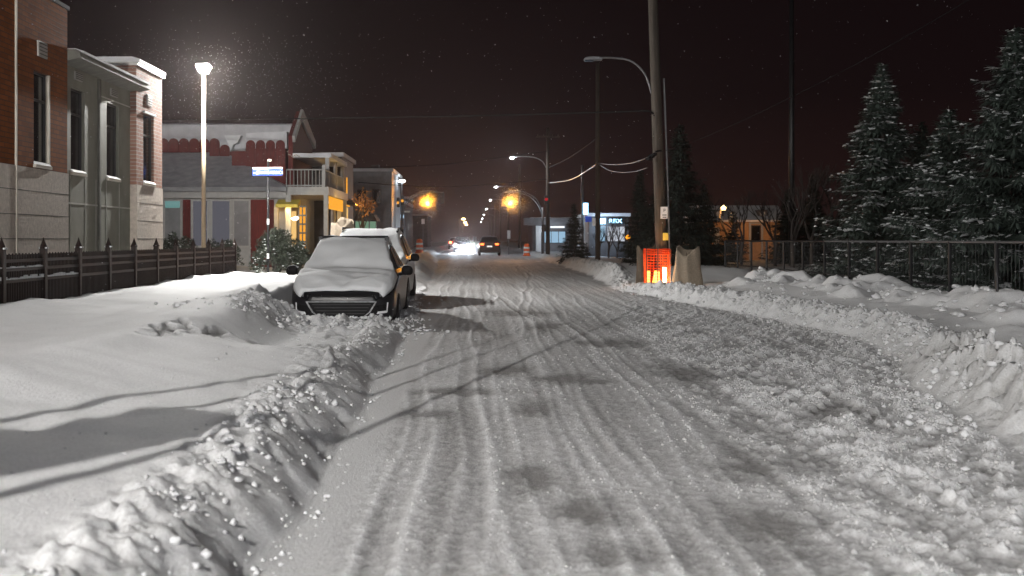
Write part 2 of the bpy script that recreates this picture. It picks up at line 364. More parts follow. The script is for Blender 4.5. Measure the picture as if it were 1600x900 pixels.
def terrain(x, y):
    """height and wear (1 = clean white snow, 0 = dirty packed ice)"""
    a, b = xl(y), xr(y)
    tl, tr_ = a - x, x - b
    # road
    strk = fbm(x*8 + .5*vn(x*0, y*.15, 12), y*.11, 5, 11, .62); fine = fbm(x*36, y*22, 3, 21, .6); big = fbm(x*.9, y*.35, 3, 31)
    rz = .010*strk + .012*fine*(1 - .55*ss(-.5, -.8, x)) + .02*big
    wr = .55 + .42*strk + .36*fine + .26*big
    for ti, (c, am, fr, ph) in enumerate(TRACKS):
        cx = c + 1.9*am*np.sin(y*fr*1.6 + ph) + .04*np.sin(y*.9 + 3*ph) + (-.012, .018, -.022, .034, -.016, .022, -.034, .0, .02)[ti]*(y-7) - .018*np.clip(y-8, 0, 30)*(c < 0) * -1*0 + .10*ss(9, 5, y)*(-1 if c < .1 else .3)
        fade = .4 + .9*np.clip(vn(y*.23 + c*3, y*0 + c, 41) + .45, 0, 1)
        d = x - cx
        rz = rz - fade*.007*gau(d, 0, .06) + fade*.008*gau(np.abs(d), .10, .028)
        tread = .5 + .5*np.sin(y*2*np.pi/.11)
        wr = wr - fade*.13*gau(d, 0, .06) + fade*.34*gau(np.abs(d), .10, .024) + fade*.12*gau(d, 0, .02)
    gr = ss(1.0, 2.6, x - .06*(y-6)) * (1-ss(18, 34, y))
    cl = np.maximum(0, fbm(x*9, y*7, 4, 51, .6)); cl2 = np.maximum(0, vn(x*17, y*14, 55))
    rz = rz + gr*(.075*cl + .045*cl2 + .02*np.maximum(0, vn(x*31, y*24, 57))); wr = wr + gr*(1.2*cl + .5*cl2 - .12)
    nb = np.zeros_like(x)
    for bx, by, bw, bl in BLOTS:
        q = ((x-bx)/bw)**2 + ((y-by)/bl)**2 + 1.6*vn(x*4, y*3, 61)
        nb = np.maximum(nb, np.exp(-np.clip(q, 0, 9)))
    wr = wr - .85*nb; rz = rz - .012*nb
    farp = ss(20, 34, y); wr = wr*(1-.45*farp)
    strip = ss(-.52, -.70, x)*ss(30, 20, y); wr = wr*(1-strip) + strip*.62; rz = rz*(1-.85*strip)
    # left bank and lawn
    lz = L_prof(tl)
    amp = 1 + .16*fbm(x*.8, y*.8, 3, 71) + .30*vn(x*0, y*.9, 73)*np.exp(-((tl-.34)/.3)**2) 
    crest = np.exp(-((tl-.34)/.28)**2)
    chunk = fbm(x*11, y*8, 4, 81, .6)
    rib = vn(x*1.2, y*3.0 + x*2.2, 85) + .6*vn(x*2.4, y*6.5 + x*4, 86)
    lz = lz*amp + .062*chunk*np.exp(-((tl-.46)/.17)**2) + crest*(.022*chunk + .030*rib) + .012*fbm(x*2.2, y*2.2, 4, 91)*ss(.3, .9, tl)
    lawn = ss(2.6, 3.4, tl)
    # the parked cars' bay, dug out, with the pile before the front car
    lz = lz - (lz-.11)*.85*ss(10.8, 13.6, y)*ss(-3.0, -2.2, x)*ss(.25, .6, tl)
    lz = lz - (lz-.14)*.6*ss(12.5, 15, y)*ss(.6, .2, tl)*ss(.05, .2, tl)
    pk = ss(16.8, 18.2, y)*ss(33.5, 31.5, y)*ss(-3.55, -3.25, x)*ss(.0, .12, tl)
    lz = lz*(1-pk) + pk*(.05 + .05*fbm(x*4, y*4, 3, 95))
    rough = ss(14.6, 16.4, y)*ss(20.5, 18.5, y)*ss(-4.3, -3.6, x)*ss(-1.0, -1.3, x)
    lz = lz + rough*(.16*fbm(x*3, y*3, 5, 97, .6))
    pile = gau(x, -2.3, .85)*gau(y, 17.75, .8) + .8*gau(x, -1.25, .45)*gau(y, 18.6, 1.2)
    lz = lz + pile*(.0 + .16*fbm(x*5, y*5, 4, 99, .6))
    # side street mouth, then verge mounds
    st = ss(31, 34, y); st_l = .18 + .25*np.maximum(0, fbm(x*.5, y*.3, 3, 101)) + .22*gau(tl, .9, .7)*ss(38, 42, y)*(1 + fbm(x*1.4, y*.7, 4, 103))
    st_l = st_l*ss(-.1, .5, tl)
    lz = lz*(1-st) + st*st_l
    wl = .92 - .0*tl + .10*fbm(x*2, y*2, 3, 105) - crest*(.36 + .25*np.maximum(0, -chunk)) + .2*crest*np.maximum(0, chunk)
    dk = np.zeros_like(x)
    for bx, by, bw, bl, s_ in [(-2.95, 11.3, .22, .6, 1), (-2.62, 11.9, .15, .4, .9), (-2.35, 12.6, .14, .4, .5), (-1.95, 13.2, .14, .4, .7), (-2.7, 15.4, .35, .8, .5), (-1.7, 13.6, .2, .35, .6), (-1.5, 14.6, .4, .6, .4)]:
        q = ((x-bx)/bw)**2 + ((y-by)/bl)**2 + 3.0*vn(x*7, y*6, 107) + 1.5*vn(x*17, y*14, 109)
        dk = np.maximum(dk, s_*ss(.25, .6, np.exp(-np.clip(q, 0, 9))))
    lz = lz - .06*dk
    wl = wl - 1.0*dk - .28*ss(16.5, 13.5, y)*ss(-1.75, -1.25, x)*ss(10.5, 12.5, y) - .25*rough*np.maximum(0, -fbm(x*3, y*3, 5, 97, .6))*2 - .35*st
    # right bank
    hr = np.interp(y, [2, 8, 12, 13.2, 16, 28, 31, 33, 36, 39, 60, 80], [.45, .62, .92, .75, 1.0, .95, .6, .15, .25, 1.6, 1.3, .8])
    rzb = R_prof(tr_)*hr
    cr2 = np.exp(-((tr_-.5)/.36)**2)
    chr_ = fbm(x*6, y*5, 4, 111, .6)
    near = ss(13.5, 11.5, y)
    rzb = rzb + cr2*(.12 + .12*near)*chr_ + cr2*near*.10*fbm(x*13, y*10, 3, 118) + .02*fbm(x*3, y*3, 4, 113)*ss(0, .3, tr_)
    rzb = rzb + .20*gau(x, 5.1, .75)*gau(y, 10.4, 1.5) 
    rzb = rzb + ss(6.2, 7.2, x)*ss(9.2, 8.3, x)*(.10 + .42*np.maximum(0, fbm(x*.9, y*.55, 4, 117, .6) + .12))*ss(36, 32, y)
    rzb = rzb - .10*ss(8.8, 9.6, x) + .03*fbm(x*.7, y*.7, 3, 119)
    wrr = .88 + .3*chr_*cr2 - .34*cr2*near - .15*cr2 - .3*gau(tr_, 1.0, .25)*(1-near) - .3*ss(33, 40, y)
    wrr = wrr - .5*near*ss(.5, .0, tr_)*np.maximum(0, -fbm(x*5, y*5, 3, 121)+.1)
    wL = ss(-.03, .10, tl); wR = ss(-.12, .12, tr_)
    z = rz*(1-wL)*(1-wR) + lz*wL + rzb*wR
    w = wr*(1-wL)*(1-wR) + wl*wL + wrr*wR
    return z, np.clip(w, 0, 1)
def hz(x, y): return float(terrain(np.array([float(x)]), np.array([float(y)]))[0][0])

def sheet(ys, xs, names):
    X, Y = np.meshgrid(xs, ys); Z, Wr = terrain(X, Y)
    ny, nx = X.shape
    def nrm():
        dzx = np.gradient(Z, axis=1)/np.maximum(np.gradient(X, axis=1), 1e-6); dzy = np.gradient(Z, axis=0)/np.maximum(np.gradient(Y, axis=0), 1e-6)
        n = np.stack([-dzx, -dzy, np.ones_like(Z)], -1); return n/np.linalg.norm(n, axis=-1, keepdims=True)
    N = nrm()
    cx = (X[:-1,:-1]+X[1:,1:])/2; cy = (Y[:-1,:-1]+Y[1:,1:])/2
    A, B = xl(cy), xr(cy)
    reg = np.full(cx.shape, 1); reg[cx < A] = 0; reg[cx < A-2.4] = 3; reg[cx > B] = 2; reg[cx > B+4.4] = 4
    idx = np.arange(ny*nx).reshape(ny, nx)
    quads = np.stack([idx[:-1,:-1], idx[:-1,1:], idx[1:,1:], idx[1:,:-1]], -1)
    V = np.stack([X, Y, Z], -1).reshape(-1, 3); Nf = N.reshape(-1, 3); Wf = Wr.reshape(-1)
    for r, (nm, m) in names.items():
        q = quads[reg == r]
        if not len(q): continue
        u, inv = np.unique(q.ravel(), return_inverse=True)
        me = bpy.data.meshes.new(nm); me.vertices.add(len(u)); me.vertices.foreach_set('co', V[u].ravel())
        me.loops.add(len(inv)); me.loops.foreach_set('vertex_index', inv.astype(np.int32))
        me.polygons.add(len(q)); me.polygons.foreach_set('loop_start', np.arange(0, len(inv), 4, dtype=np.int32))
        me.update(calc_edges=True)
        at = me.attributes.new('wear', 'FLOAT', 'POINT'); at.data.foreach_set('value', Wf[u].astype(np.float32))
        me.polygons.foreach_set('use_smooth', np.ones(len(q), bool))
        me.normals_split_custom_set_from_vertices(Nf[u])
        me.materials.append(m)
        o = bpy.data.objects.new(nm, me); COL.objects.link(o); o['kind'] = 'structure'
ysn = [2.0]
while ysn[-1] < 62: ysn.append(ysn[-1] + max(.018, .0042*ysn[-1]))
xsn = np.concatenate([np.arange(-17, -3.6, .09), np.arange(-3.6, 6.0, .026), np.arange(6.0, 17.01, .08)])
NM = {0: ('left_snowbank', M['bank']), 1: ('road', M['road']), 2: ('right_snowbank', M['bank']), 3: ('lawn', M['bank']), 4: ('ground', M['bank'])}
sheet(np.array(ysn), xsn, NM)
ysf = [ysn[-1]]
while ysf[-1] < 640: ysf.append(ysf[-1] + max(.4, .012*ysf[-1]))
xsf = np.concatenate([np.arange(-60, -10, 1.0), np.arange(-10, 10, .22), np.arange(10, 60.1, 1.0)])
sheet(np.array(ysf), xsf, {0: ('verge', M['bank']), 1: ('far_road', M['road']), 2: ('verge', M['bank']), 3: ('far_ground', M['bank']), 4: ('far_ground', M['bank'])})
g = MB(); g.add([(-400, -60, -.25), (400, -60, -.25), (400, 900, -.25), (-400, 900, -.25)], [(0, 1, 2, 3)])
go = g.build('terrain', M['snow'], recalc=False); go['kind'] = 'structure'

# haze: the falling snow's thin air, one closed box round everything
hm = bpy.data.materials.new('snowy_air'); hm.use_nodes = True; t = hm.node_tree; t.nodes.clear()
o_ = t.nodes.new('ShaderNodeOutputMaterial'); pv = t.nodes.new('ShaderNodeVolumePrincipled')
pv.inputs['Color'].default_value = (.95, .80, .77, 1); pv.inputs['Density'].default_value = .00025; pv.inputs['Anisotropy'].default_value = .82  # reddish air colour stands in for sodium light
t.links.new(pv.outputs[0], o_.inputs['Volume'])
hb = MB().box(-410, 410, -62, 905, -1.3, 16).build('haze', hm, recalc=True); hb['kind'] = 'stuff'
hb['label'] = 'thin snowy night air glowing round the lamps'

# ------------------------------------------------------------------ snow clumps (stuff)
OCT = [([(1,0,0),(-.9,.1,0),(.1,1,.1),(0,-1,.1),(.1,0,.9),(0,.1,-.7)], [(0,2,4),(2,1,4),(1,3,4),(3,0,4),(2,0,5),(1,2,5),(3,1,5),(0,3,5)])]
def clumps(name, pts, label, m, shapes=ICO):
    P = np.array(pts, float); zz = terrain(P[:,0], P[:,1])[0]; V = []; Fc = []; n0 = 0
    kind = rng.integers(0, len(shapes), len(P))
    for k, b in enumerate(shapes):
        q = P[kind == k]; z = zz[kind == k]; nq = len(q); va = np.array(b[0], float); fa = np.array(b[1]); nv = len(va)
        if not nq: continue
        th = rng.uniform(0, 6.28, nq); c, s_ = np.cos(th), np.sin(th); st = rng.uniform(.7, 1.3, (nq, 3))
        W_ = va[None]*st[:,None,:] + (rng.uniform(-.25, .25, (nq, nv, 3)) if nv < 10 else 0)
        X = W_[:,:,0]*c[:,None] - W_[:,:,1]*s_[:,None]; Y = W_[:,:,0]*s_[:,None] + W_[:,:,1]*c[:,None]
        A = np.stack([X, Y, W_[:,:,2]], -1)*q[:,2][:,None,None]
        A[:,:,0] += q[:,0][:,None]; A[:,:,1] += q[:,1][:,None]; A[:,:,2] += (z + q[:,2]*rng.uniform(.05, .4, nq))[:,None]
        V.append(A.reshape(-1, 3)); Fc.append((fa[None] + (np.arange(nq)*nv)[:,None,None] + n0).reshape(-1, 3)); n0 += nq*nv
    V = np.concatenate(V); Fc = np.concatenate(Fc)
    me = bpy.data.meshes.new(name); me.vertices.add(len(V)); me.vertices.foreach_set('co', V.ravel())
    me.loops.add(Fc.size); me.loops.foreach_set('vertex_index', Fc.ravel().astype(np.int32))
    me.polygons.add(len(Fc)); me.polygons.foreach_set('loop_start', np.arange(0, Fc.size, 3, dtype=np.int32)); me.update(calc_edges=True)
    me.materials.append(m)
    o = bpy.data.objects.new(name, me); COL.objects.link(o); tag(o, label, 'snow clumps', kind='stuff'); return o
def ysamp(a, b): return math.exp(random.uniform(math.log(a), math.log(b)))
P = []
def rsz(lo, hi): return lo*(hi/lo)**(random.random()**1.8)
for _ in range(1100):                                     # crest of the left windrow
    y = ysamp(3.4, 18.5); x = float(xl(np.array([y]))[0]) - random.gauss(.40, .10)
    if vn(np.array([x*1.5]), np.array([y*1.8]), 301)[0] > -.02: P.append((x, y, rsz(.006, .03)))
for _ in range(420):
    y = ysamp(3.4, 18.5); x = float(xl(np.array([y]))[0]) - random.uniform(-.14, .34); P.append((x, y, rsz(.005, .022)))
for _ in range(110): y = ysamp(3.6, 16); P.append((random.uniform(-2.3, -1.4), y, rsz(.004, .016)))
for _ in range(300): P.append((random.gauss(-2.2, .8), random.gauss(17.0, .6), rsz(.012, .045)))
for _ in range(130): P.append((random.gauss(-1.2, .2), random.gauss(18.6, 1.3), rsz(.015, .05)))
for _ in range(240): P.append((random.gauss(-3.0, .45), random.gauss(15.6, .9), rsz(.01, .045)))
for _ in range(140): P.append((random.gauss(-1.35, .2), random.gauss(22.5, 2.4), rsz(.015, .05)))
clumps('snow_clumps', P, 'loose broken snow along the left plough ridge and before the parked car', M['snow_clump'], ICO + OCT*5)
P = []
for _ in range(2600):                                     # ploughed pile and windrow on the right
    y = ysamp(5.0, 13.0); x = float(xr(np.array([y]))[0]) + random.gauss(.3, .40)
    if vn(np.array([x*1.2]), np.array([y*1.2]), 303)[0] > -.10: P.append((x, y, .006*(.042/.006)**(random.random()**2.2)))
for _ in range(1300):
    y = ysamp(13, 32); x = float(xr(np.array([y]))[0]) + random.gauss(.4, .3); P.append((x, y, rsz(.010, .04)))
for _ in range(350): y = ysamp(15, 32); P.append((random.gauss(7.8, .8), y, rsz(.015, .08)))
clumps('snow_clumps', P, 'broken lumps of ploughed snow heaped along the right roadside', M['snow_clump'], ICO + OCT*6)
N_ = 170000                                               # grains and crumbs, thickest where the road is white
yy = np.exp(rng.uniform(math.log(3.5), math.log(22), N_)); xx = rng.uniform(-.55, 5.2, N_); ok = xx < xr(yy) - .02; xx, yy = xx[ok], yy[ok]
ww = terrain(xx, yy)[1]; pr = ss(.45, .95, ww)*(.18 + .82*ss(.3, 2.4, xx - .05*(yy-6)))
ok = rng.random(len(xx)) < pr*.75; xx, yy = xx[ok], yy[ok]
rr = .0022*(.0085/.0022)**(rng.random(len(xx))**1.6)*np.clip(yy/6, .8, 2.2)**.5
big = (rng.random(len(xx)) < .025) & (xx > .8); rr[big] = rng.uniform(.009, .020, big.sum())
clumps('snow_crumbs', np.stack([xx, yy, rr], -1), 'scattered snow grains and crumbs over the rutted road surface', M['snow_rough'], OCT)
# snow falling through the lamplight, plus flakes added for halo and glare
V = []; Fc = []
def flake(x, y, z, r):
    n = len(V); a = random.uniform(0, 6.28); 
    V.extend([(x+r*math.cos(a), y, z+r*math.sin(a)), (x-r*math.cos(a), y, z-r*math.sin(a)), (x, y+r, z), (x, y-r, z), (x-r*math.sin(a), y, z+r*math.cos(a)), (x+r*math.sin(a), y, z-r*math.cos(a))])
    Fc.extend([(n,n+2,n+4),(n+2,n+1,n+4),(n+1,n+3,n+4),(n+3,n,n+4),(n+2,n,n+5),(n+1,n+2,n+5),(n+3,n+1,n+5),(n,n+3,n+5)])
LAMP = Vector((-7.30, 31.15, 5.98))
for _ in range(1900):
    flake(LAMP.x + random.gauss(.3, 1.9), LAMP.y + random.gauss(-.6, 1.9), LAMP.z - abs(random.gauss(.0, 1.7)) + .5, random.uniform(.002, .0052))
for cxs in (PX(668, 90), PX(797, 90)):  # dense flakes added round each signal to make its amber halo
    for _ in range(9000):
        d_ = abs(random.gauss(0, .55)) + .06; a_ = random.uniform(0, 6.28); x, y, z, r = cxs + d_*math.cos(a_), 89.05 - d_*random.uniform(.6, 3), PZ(318.5, 90) + d_*math.sin(a_), random.uniform(.004, .008)
        n = len(V); b_ = random.uniform(0, 6.28); c_, s_ = math.cos(b_)*r, math.sin(b_)*r; t_ = random.uniform(-.6, .6)*r
        V.extend([(x+c_, y+t_, z+s_), (x-s_, y, z+c_), (x-c_, y-t_, z-s_), (x+s_, y, z-c_)]); Fc.append((n, n+1, n+2, n+3))
for _ in range(5000):                                     # flakes added before the oncoming car to spread its headlight glare
    u = random.random(); x, y, z, r = PX(728, 118) + random.gauss(.15, .35 + .9*u), 117.5 - 9*u, abs(random.gauss(0, .35 + .35*(1-u))) + .03, random.uniform(.006, .014)
    n = len(V); b_ = random.uniform(0, 6.28); c_, s_ = math.cos(b_)*r, math.sin(b_)*r; t_ = random.uniform(-.6, .6)*r
    V.extend([(x+c_, y+t_, z+s_), (x-s_, y, z+c_), (x-c_, y-t_, z-s_), (x+s_, y, z-c_)]); Fc.append((n, n+1, n+2, n+3))
for _ in range(2500):
    y = ysamp(8, 60); flake(random.uniform(-.45, .5)*y, y, random.uniform(.6, 8), random.uniform(.002, .004))
m, t, pb = mk('snowflake'); pb.inputs['Base Color'].default_value = (.85, .86, .88, 1); pb.inputs['Roughness'].default_value = .8
tr = t.nodes.new('ShaderNodeBsdfTranslucent'); tr.inputs[0].default_value = (.9, .9, .92, 1)
mx = t.nodes.new('ShaderNodeMixShader'); mx.inputs[0].default_value = .5
t.links.new(pb.outputs[0], mx.inputs[1]); t.links.new(tr.outputs[0], mx.inputs[2]); t.links.new(mx.outputs[0], t.nodes['Material Output'].inputs[0])
me = bpy.data.meshes.new('falling_snow'); me.from_pydata(V, [], Fc); me.materials.append(m)
o = bpy.data.objects.new('falling_snow', me); COL.objects.link(o); tag(o, 'fine snowflakes in the street lamp light, with flakes added for signal halo and headlight glare', 'snowfall', kind='stuff')

def text(s, size, m, parent, loc, name='lettering', depth=.004, sx=1.0):
    cu = bpy.data.curves.new(name, 'FONT'); cu.body = s; cu.size = size; cu.align_x = 'CENTER'; cu.align_y = 'CENTER'; cu.extrude = depth
    tmp = bpy.data.objects.new('tmp', cu); COL.objects.link(tmp)
    bpy.context.view_layer.update()
    me = bpy.data.meshes.new_from_object(tmp.evaluated_get(bpy.context.evaluated_depsgraph_get()))
    bpy.data.objects.remove(tmp); bpy.data.curves.remove(cu)
    v = np.empty(len(me.vertices)*3); me.vertices.foreach_get('co', v); v = v.reshape(-1, 3)
    org = ORG[parent.name]
    w = np.stack([v[:,0]*sx + loc[0]-org[0], -v[:,2] + loc[1]-org[1], v[:,1] + loc[2]-org[2]], -1)
    me.vertices.foreach_set('co', w.ravel()); me.update()
    me.materials.clear(); me.materials.append(m); me.name = name
    o = bpy.data.objects.new(name, me); COL.objects.link(o); o.parent = parent; ORG[o.name] = org
    return o

# ------------------------------------------------------------------ brick building on the left
FX = -7.6
bld = thing('brick_building', 'long brick and stone building with tall narrow dark windows behind the iron fence', 'building', (-10, 22, 0))
def wall_x(mb, x, th, y0, y1, z0, z1, holes):
    ys = sorted({y0, y1, *[h[0] for h in holes], *[h[1] for h in holes]}); zs = sorted({z0, z1, *[h[2] for h in holes], *[h[3] for h in holes]})
    ys = [q for q in ys if y0 <= q <= y1]; zs = [q for q in zs if z0 <= q <= z1]
    for a, b in zip(ys, ys[1:]):
        for c, d in zip(zs, zs[1:]):
            if any(h[0] <= (a+b)/2 <= h[1] and h[2] <= (c+d)/2 <= h[3] for h in holes): continue
            mb.box(x-th, x, a, b, c, d)
SZ = 2.63
wins = [(19.9, 20.62, 2.70, 4.33), (22.13, 22.92, 2.70, 4.33), (24.3, 25.12, 2.70, 4.30), (26.5, 27.38, 2.70, 4.31)]
mb = MB(); wall_x(mb, FX, .35, 13.5, 21.55, SZ, 5.69, [wins[0]]); mb.box(-14, FX-.352, 13.5, 13.8, 0, 5.69); mb.box(-14, FX-.352, 21.25, 21.55, 4.7, 5.69)
mb.build('brick_wall', M['brick_orange'], bld)
MB().box(FX-.33, FX+.02, 13.5, 21.56, 0, SZ-.002).build('stone_base', M['stone'], bld)
mb = MB()
for z in (1.0, 1.41, 1.82, 2.23): mb.box(FX+.018, FX+.0225, 13.5, 21.56, z-.007, z+.007)
mb.build_each('panel_joint', M['panel_dark'], bld)
MB().box(FX, FX+.03, 19.08, 19.12, .3, 5.69).build('expansion_joint', M['cream'], bld)
MB().box(-14, FX+.03, 13.4, 21.6, 5.692, 5.76).build('parapet_cap', M['frame_dark'], bld)
GX = FX-.14
mb = MB(); wall_x(mb, GX, .3, 21.56, 25.95, 0, 4.72, [wins[1], wins[2]]); mb.build('panel_wall', M['panel'], bld)
mb = MB()
mb.box(GX+.001, GX+.05, 23.70, 23.80, 0, 4.70)
mb.build('downpipe', M['panel_dark'], bld)
mb = MB()
for y in (22.1, 22.95, 24.27, 25.15, 23.6, 21.6): mb.box(GX+.001, GX+.007, y-.008, y+.008, .3, 2.62)
for a, b in ((21.56, 23.69), (23.81, 25.94)):
    mb.box(GX+.0012, GX+.010, a, b, 2.08, 2.11)
mb.box(GX+.0012, GX+.014, 23.81, 25.94, 4.36, 4.385)
mb.build_each('panel_joint', M['joint'], bld)
mb = MB(); mb.prism([(GX, 4.72), (FX+.24, 4.80), (FX+.24, 4.90), (FX+.16, 4.96), (-14, 5.02), (-14, 4.72)], 'y', 21.56, 26.2); mb.build('cornice', M['panel_dark'], bld)
mb = MB(); mb.prism([(FX+.26, 4.90), (FX+.26, 4.95), (FX+.1, 5.0), (-14, 5.06), (-14, 5.022), (FX+.16, 4.962)], 'y', 21.7, 26.15); mb.build('roof_snow', M['snow_roof'], bld)
mb = MB(); wall_x(mb, FX, .35, 25.96, 28.1, SZ, 5.32, [wins[3]]); mb.box(-14, FX-.352, 27.8, 28.1, 0, 5.32); mb.box(-14, FX-.352, 25.96, 26.2, 4.6, 5.32)
mb.build('brick_wall', M['brick_red'], bld)
mb = MB().box(FX-.33, FX+.02, 25.955, 28.11, 0, SZ-.002); mb.build('stone_base', M['stone'], bld)
mb = MB()
for z in (1.41, 1.82, 2.23): mb.box(FX+.018, FX+.0225, 25.96, 28.11, z-.006, z+.006)
mb.build_each('panel_joint', M['panel_dark'], bld)
MB().box(-14, FX+.06, 25.93, 28.16, 5.322, 5.40).build('parapet_cap', M['metal_pale'], bld)
MB().prism([(FX+.08, 5.402), (FX+.08, 5.47), (FX-.1, 5.52), (-14, 5.5), (-14, 5.402)], 'y', 25.95, 28.17).build('roof_snow', M['snow_car'], bld)
for i, (a, b, c, d) in enumerate(wins):
    fx = GX if i in (1, 2) else FX
    fr = MB(); e_ = .035
    fr.box(fx-.13, fx-.06, a, a+e_, c, d); fr.box(fx-.13, fx-.06, b-e_, b, c, d); fr.box(fx-.13, fx-.06, a+e_, b-e_, c, c+e_); fr.box(fx-.13, fx-.06, a+e_, b-e_, d-e_, d)
    zm = c + (d-c)*.70; fr.box(fx-.13, fx-.062, a+e_, b-e_, zm-.02, zm+.02)
    w = fr.build('window', M['frame_dark'], bld)
    MB().box(fx-.11, fx-.09, a+.01, b-.01, c+.01, d-.01).build('pane', M['glass'], w)
    MB().box(fx-.06, fx+.05, a-.03, b+.03, c-.055, c-.002).build('sill', M['cream'], w)
    mb = MB()
    mb.prism([(fx-.06, c), (fx+.055, c), (fx+.03, c+.03), (fx-.03, c+.06), (fx-.06, c+.05)], 'y', a+.01, b-.01); mb.build('snow_cap', M['snow_car'], w)
    if i in (0,):
        MB().box(fx-.15, fx+.004, b-.002, b+.05, c, d+.0).build('reveal', M['cream'], w)
    if i == 3: MB().box(fx, fx+.05, a-.03, b+.03, d, d+.05).build('lintel_snow', M['snow_car'], w)
for (y0, y1, z0, z1, fx) in ((20.05, 20.47, 4.60, 4.87, FX), (22.3, 22.72, 4.50, 4.66, GX), (24.5, 24.95, 4.46, 4.62, GX), (26.75, 27.15, 4.52, 4.78, FX)):
    v = MB().box(fx+.001, fx+.03, y0, y1, z0, z1).build('vent', M['vent'], bld)
    mb = MB()
    for k in range(4): q = z0 + (z1-z0)*(k+.6)/4.4; mb.box(fx+.03, fx+.04, y0+.03, y1-.03, q, q+.018)
    mb.build('louvre', M['panel_dark'], v)

# ------------------------------------------------------------------ iron fence, left
FEN = -6.4; SP = 1.523; Y0 = 15.62
fence = thing('iron_fence', 'brown wrought iron picket fence with spiked posts before the brick building', 'fence', (FEN, 23, .4))
for k in range(-1, 11):
    y = Y0 + SP*k
    mb = MB().box(FEN-.045, FEN+.045, y-.045, y+.045, .3, 1.26)
    mb.lathe((FEN, y, 1.26), [(.065, 0), (.068, .02), (.05, .035), (.052, .04), (.03, .09), (.012, .14), (.004, .17)], 10)
    p = mb.build('post', M['iron'], fence)
    if k < 4: MB().box(FEN-.05, FEN+.062, y-.05, y+.05, 1.262, 1.285).build('snow_cap', M['snow_car'], p)
    if k == 10: continue
    mb = MB(); ya, yb = y+.045, y+SP-.045
    for z in (1.10, .98, .82): mb.box(FEN-.018, FEN+.018, ya, yb, z-.022, z+.022)
    n = 24
    for j in range(n):
        q = ya + (yb-ya)*(j+.5)/n; mb.box(FEN-.009, FEN+.009, q-.0085, q+.0085, .3, 1.19 + .015*(j % 2))
        q2 = q + (yb-ya)/n/2; mb.box(FEN+.010, FEN+.022, q2-.008, q2+.008, .3, .80)
    pn = mb.build('panel', M['iron'], fence)
    MB().box(FEN-.030, FEN-.022, ya, yb, .3, 1.075).build('backing_board', M['iron'], pn)
    if k < 2:
        mb = MB(); 
        for z in ((.842,) if k == 1 else (.842, 1.002)): 
            for j in range(12):
                a = ya + (yb-ya)*j/12; mb.box(FEN-.02, FEN+.022+.01*random.random(), a, a+(yb-ya)/12*random.uniform(.75, 1), z, z+random.uniform(.012, .04)*(1.3 if z < .9 else .7))
        mb.build('snow_ledge', M['snow_car'], pn)['kind'] = 'stuff'

# ------------------------------------------------------------------ street lamp A (in view) and B (beside the road behind the view)
def post_lamp(x, y, z, label, power, col, head=.34, rad=.055, lens=True, lrad=.07):
    zb = hz(x, y) - .1 if y > 2 else 0
    L = thing('street_lamp', label, 'street lamp', (x, y, zb))
    MB().tube([(x, y, zb), (x, y, z+.02)], [rad*1.15, rad*.9], 12).build('post', M['lamp_post'], L, True)
    MB().lathe((x, y, zb), [(.14, 0), (.14, .1), (.09, .18), (.07, .2)], 14).build('base_cover', M['lamp_post'], L)
    h = head/2
    mb = MB(); mb.prism([(-h*.45+x, z-.02), (-h+x, z+.10), (-h*.96+x, z+.16), (h*.96+x, z+.16), (h+x, z+.10), (h*.45+x, z-.02)], 'y', y-.16, y+.16)
    hd = mb.build('lamp_head', M['metal_pale'], L, bevel=.01)
    mb = MB(); mb.prism([(-h*1.02+x, z+.10), (-h*.5+x, z-.07), (h*.5+x, z-.07), (h*1.02+x, z+.10)], 'y', y-.185, y+.185)
    mb.build('lens', M['lit_white'], hd)
    light('POINT', (x + .20, y-.30, z-.12), power, col, L, rad=lrad)
    return L
post_lamp(LAMP.x, LAMP.y, LAMP.z, 'lit street lamp on a slim cream post beside the brick building corner', 4700, WHITE)
post_lamp(-6.5, -7.5, 8.5, 'tall lit street lamp standing on the left verge behind the view', 12500, (1.0, .972, .93), lrad=.012)

# ------------------------------------------------------------------ street-name sign
sx, sy = -6.1, 34.2
sg = thing('street_sign', 'blue and white street name sign on a thin dark post by the snowy shrub', 'sign', (sx, sy, .2))
MB().tube([(sx, sy, .1), (sx, sy, PZ(252, sy))], .035, 8).build('post', M['black_iron'], sg, True)
z0, z1 = PZ(274.5, sy), PZ(261.5, sy); x0, x1 = PX(395.5, sy), PX(442, sy)
bo = MB().box(x0, x1, sy-.075, sy-.045, z0, z1).build('sign_board', M['blue_sign'], sg)
mb = MB(); n = 14
pts = [(x0 + (x1-x0)*k/n, z1-.055 - .018*math.sin(k/n*6.3)) for k in range(n+1)]
mb.prism(pts + [(x1, z1), (x0, z1)], 'y', sy-.078, sy-.0755); mb.build('white_band', M['sign_white'], bo)
zc = z0 + .088
text('JEANNE-MANCE', .128, M['sign_white'], bo, ((x0+x1)/2 + .07, sy-.079, zc), sx=.86)
text('rue', .075, M['sign_white'], bo, (x0+.06, sy-.079, zc-.01))
for a, b in ((342, 351), (396, 404)): MB().lathe((sx, sy, PZ(b, sy)), [(.04, 0), (.04, PZ(a, sy)-PZ(b, sy))], 10).build('reflector', M['sign_white'], sg)
mb = MB().box(sx-.02, sx+.10, sy-.03, sy+.03, PZ(252, sy), PZ(249, sy)); mb.build('bracket', M['cream'], sg)

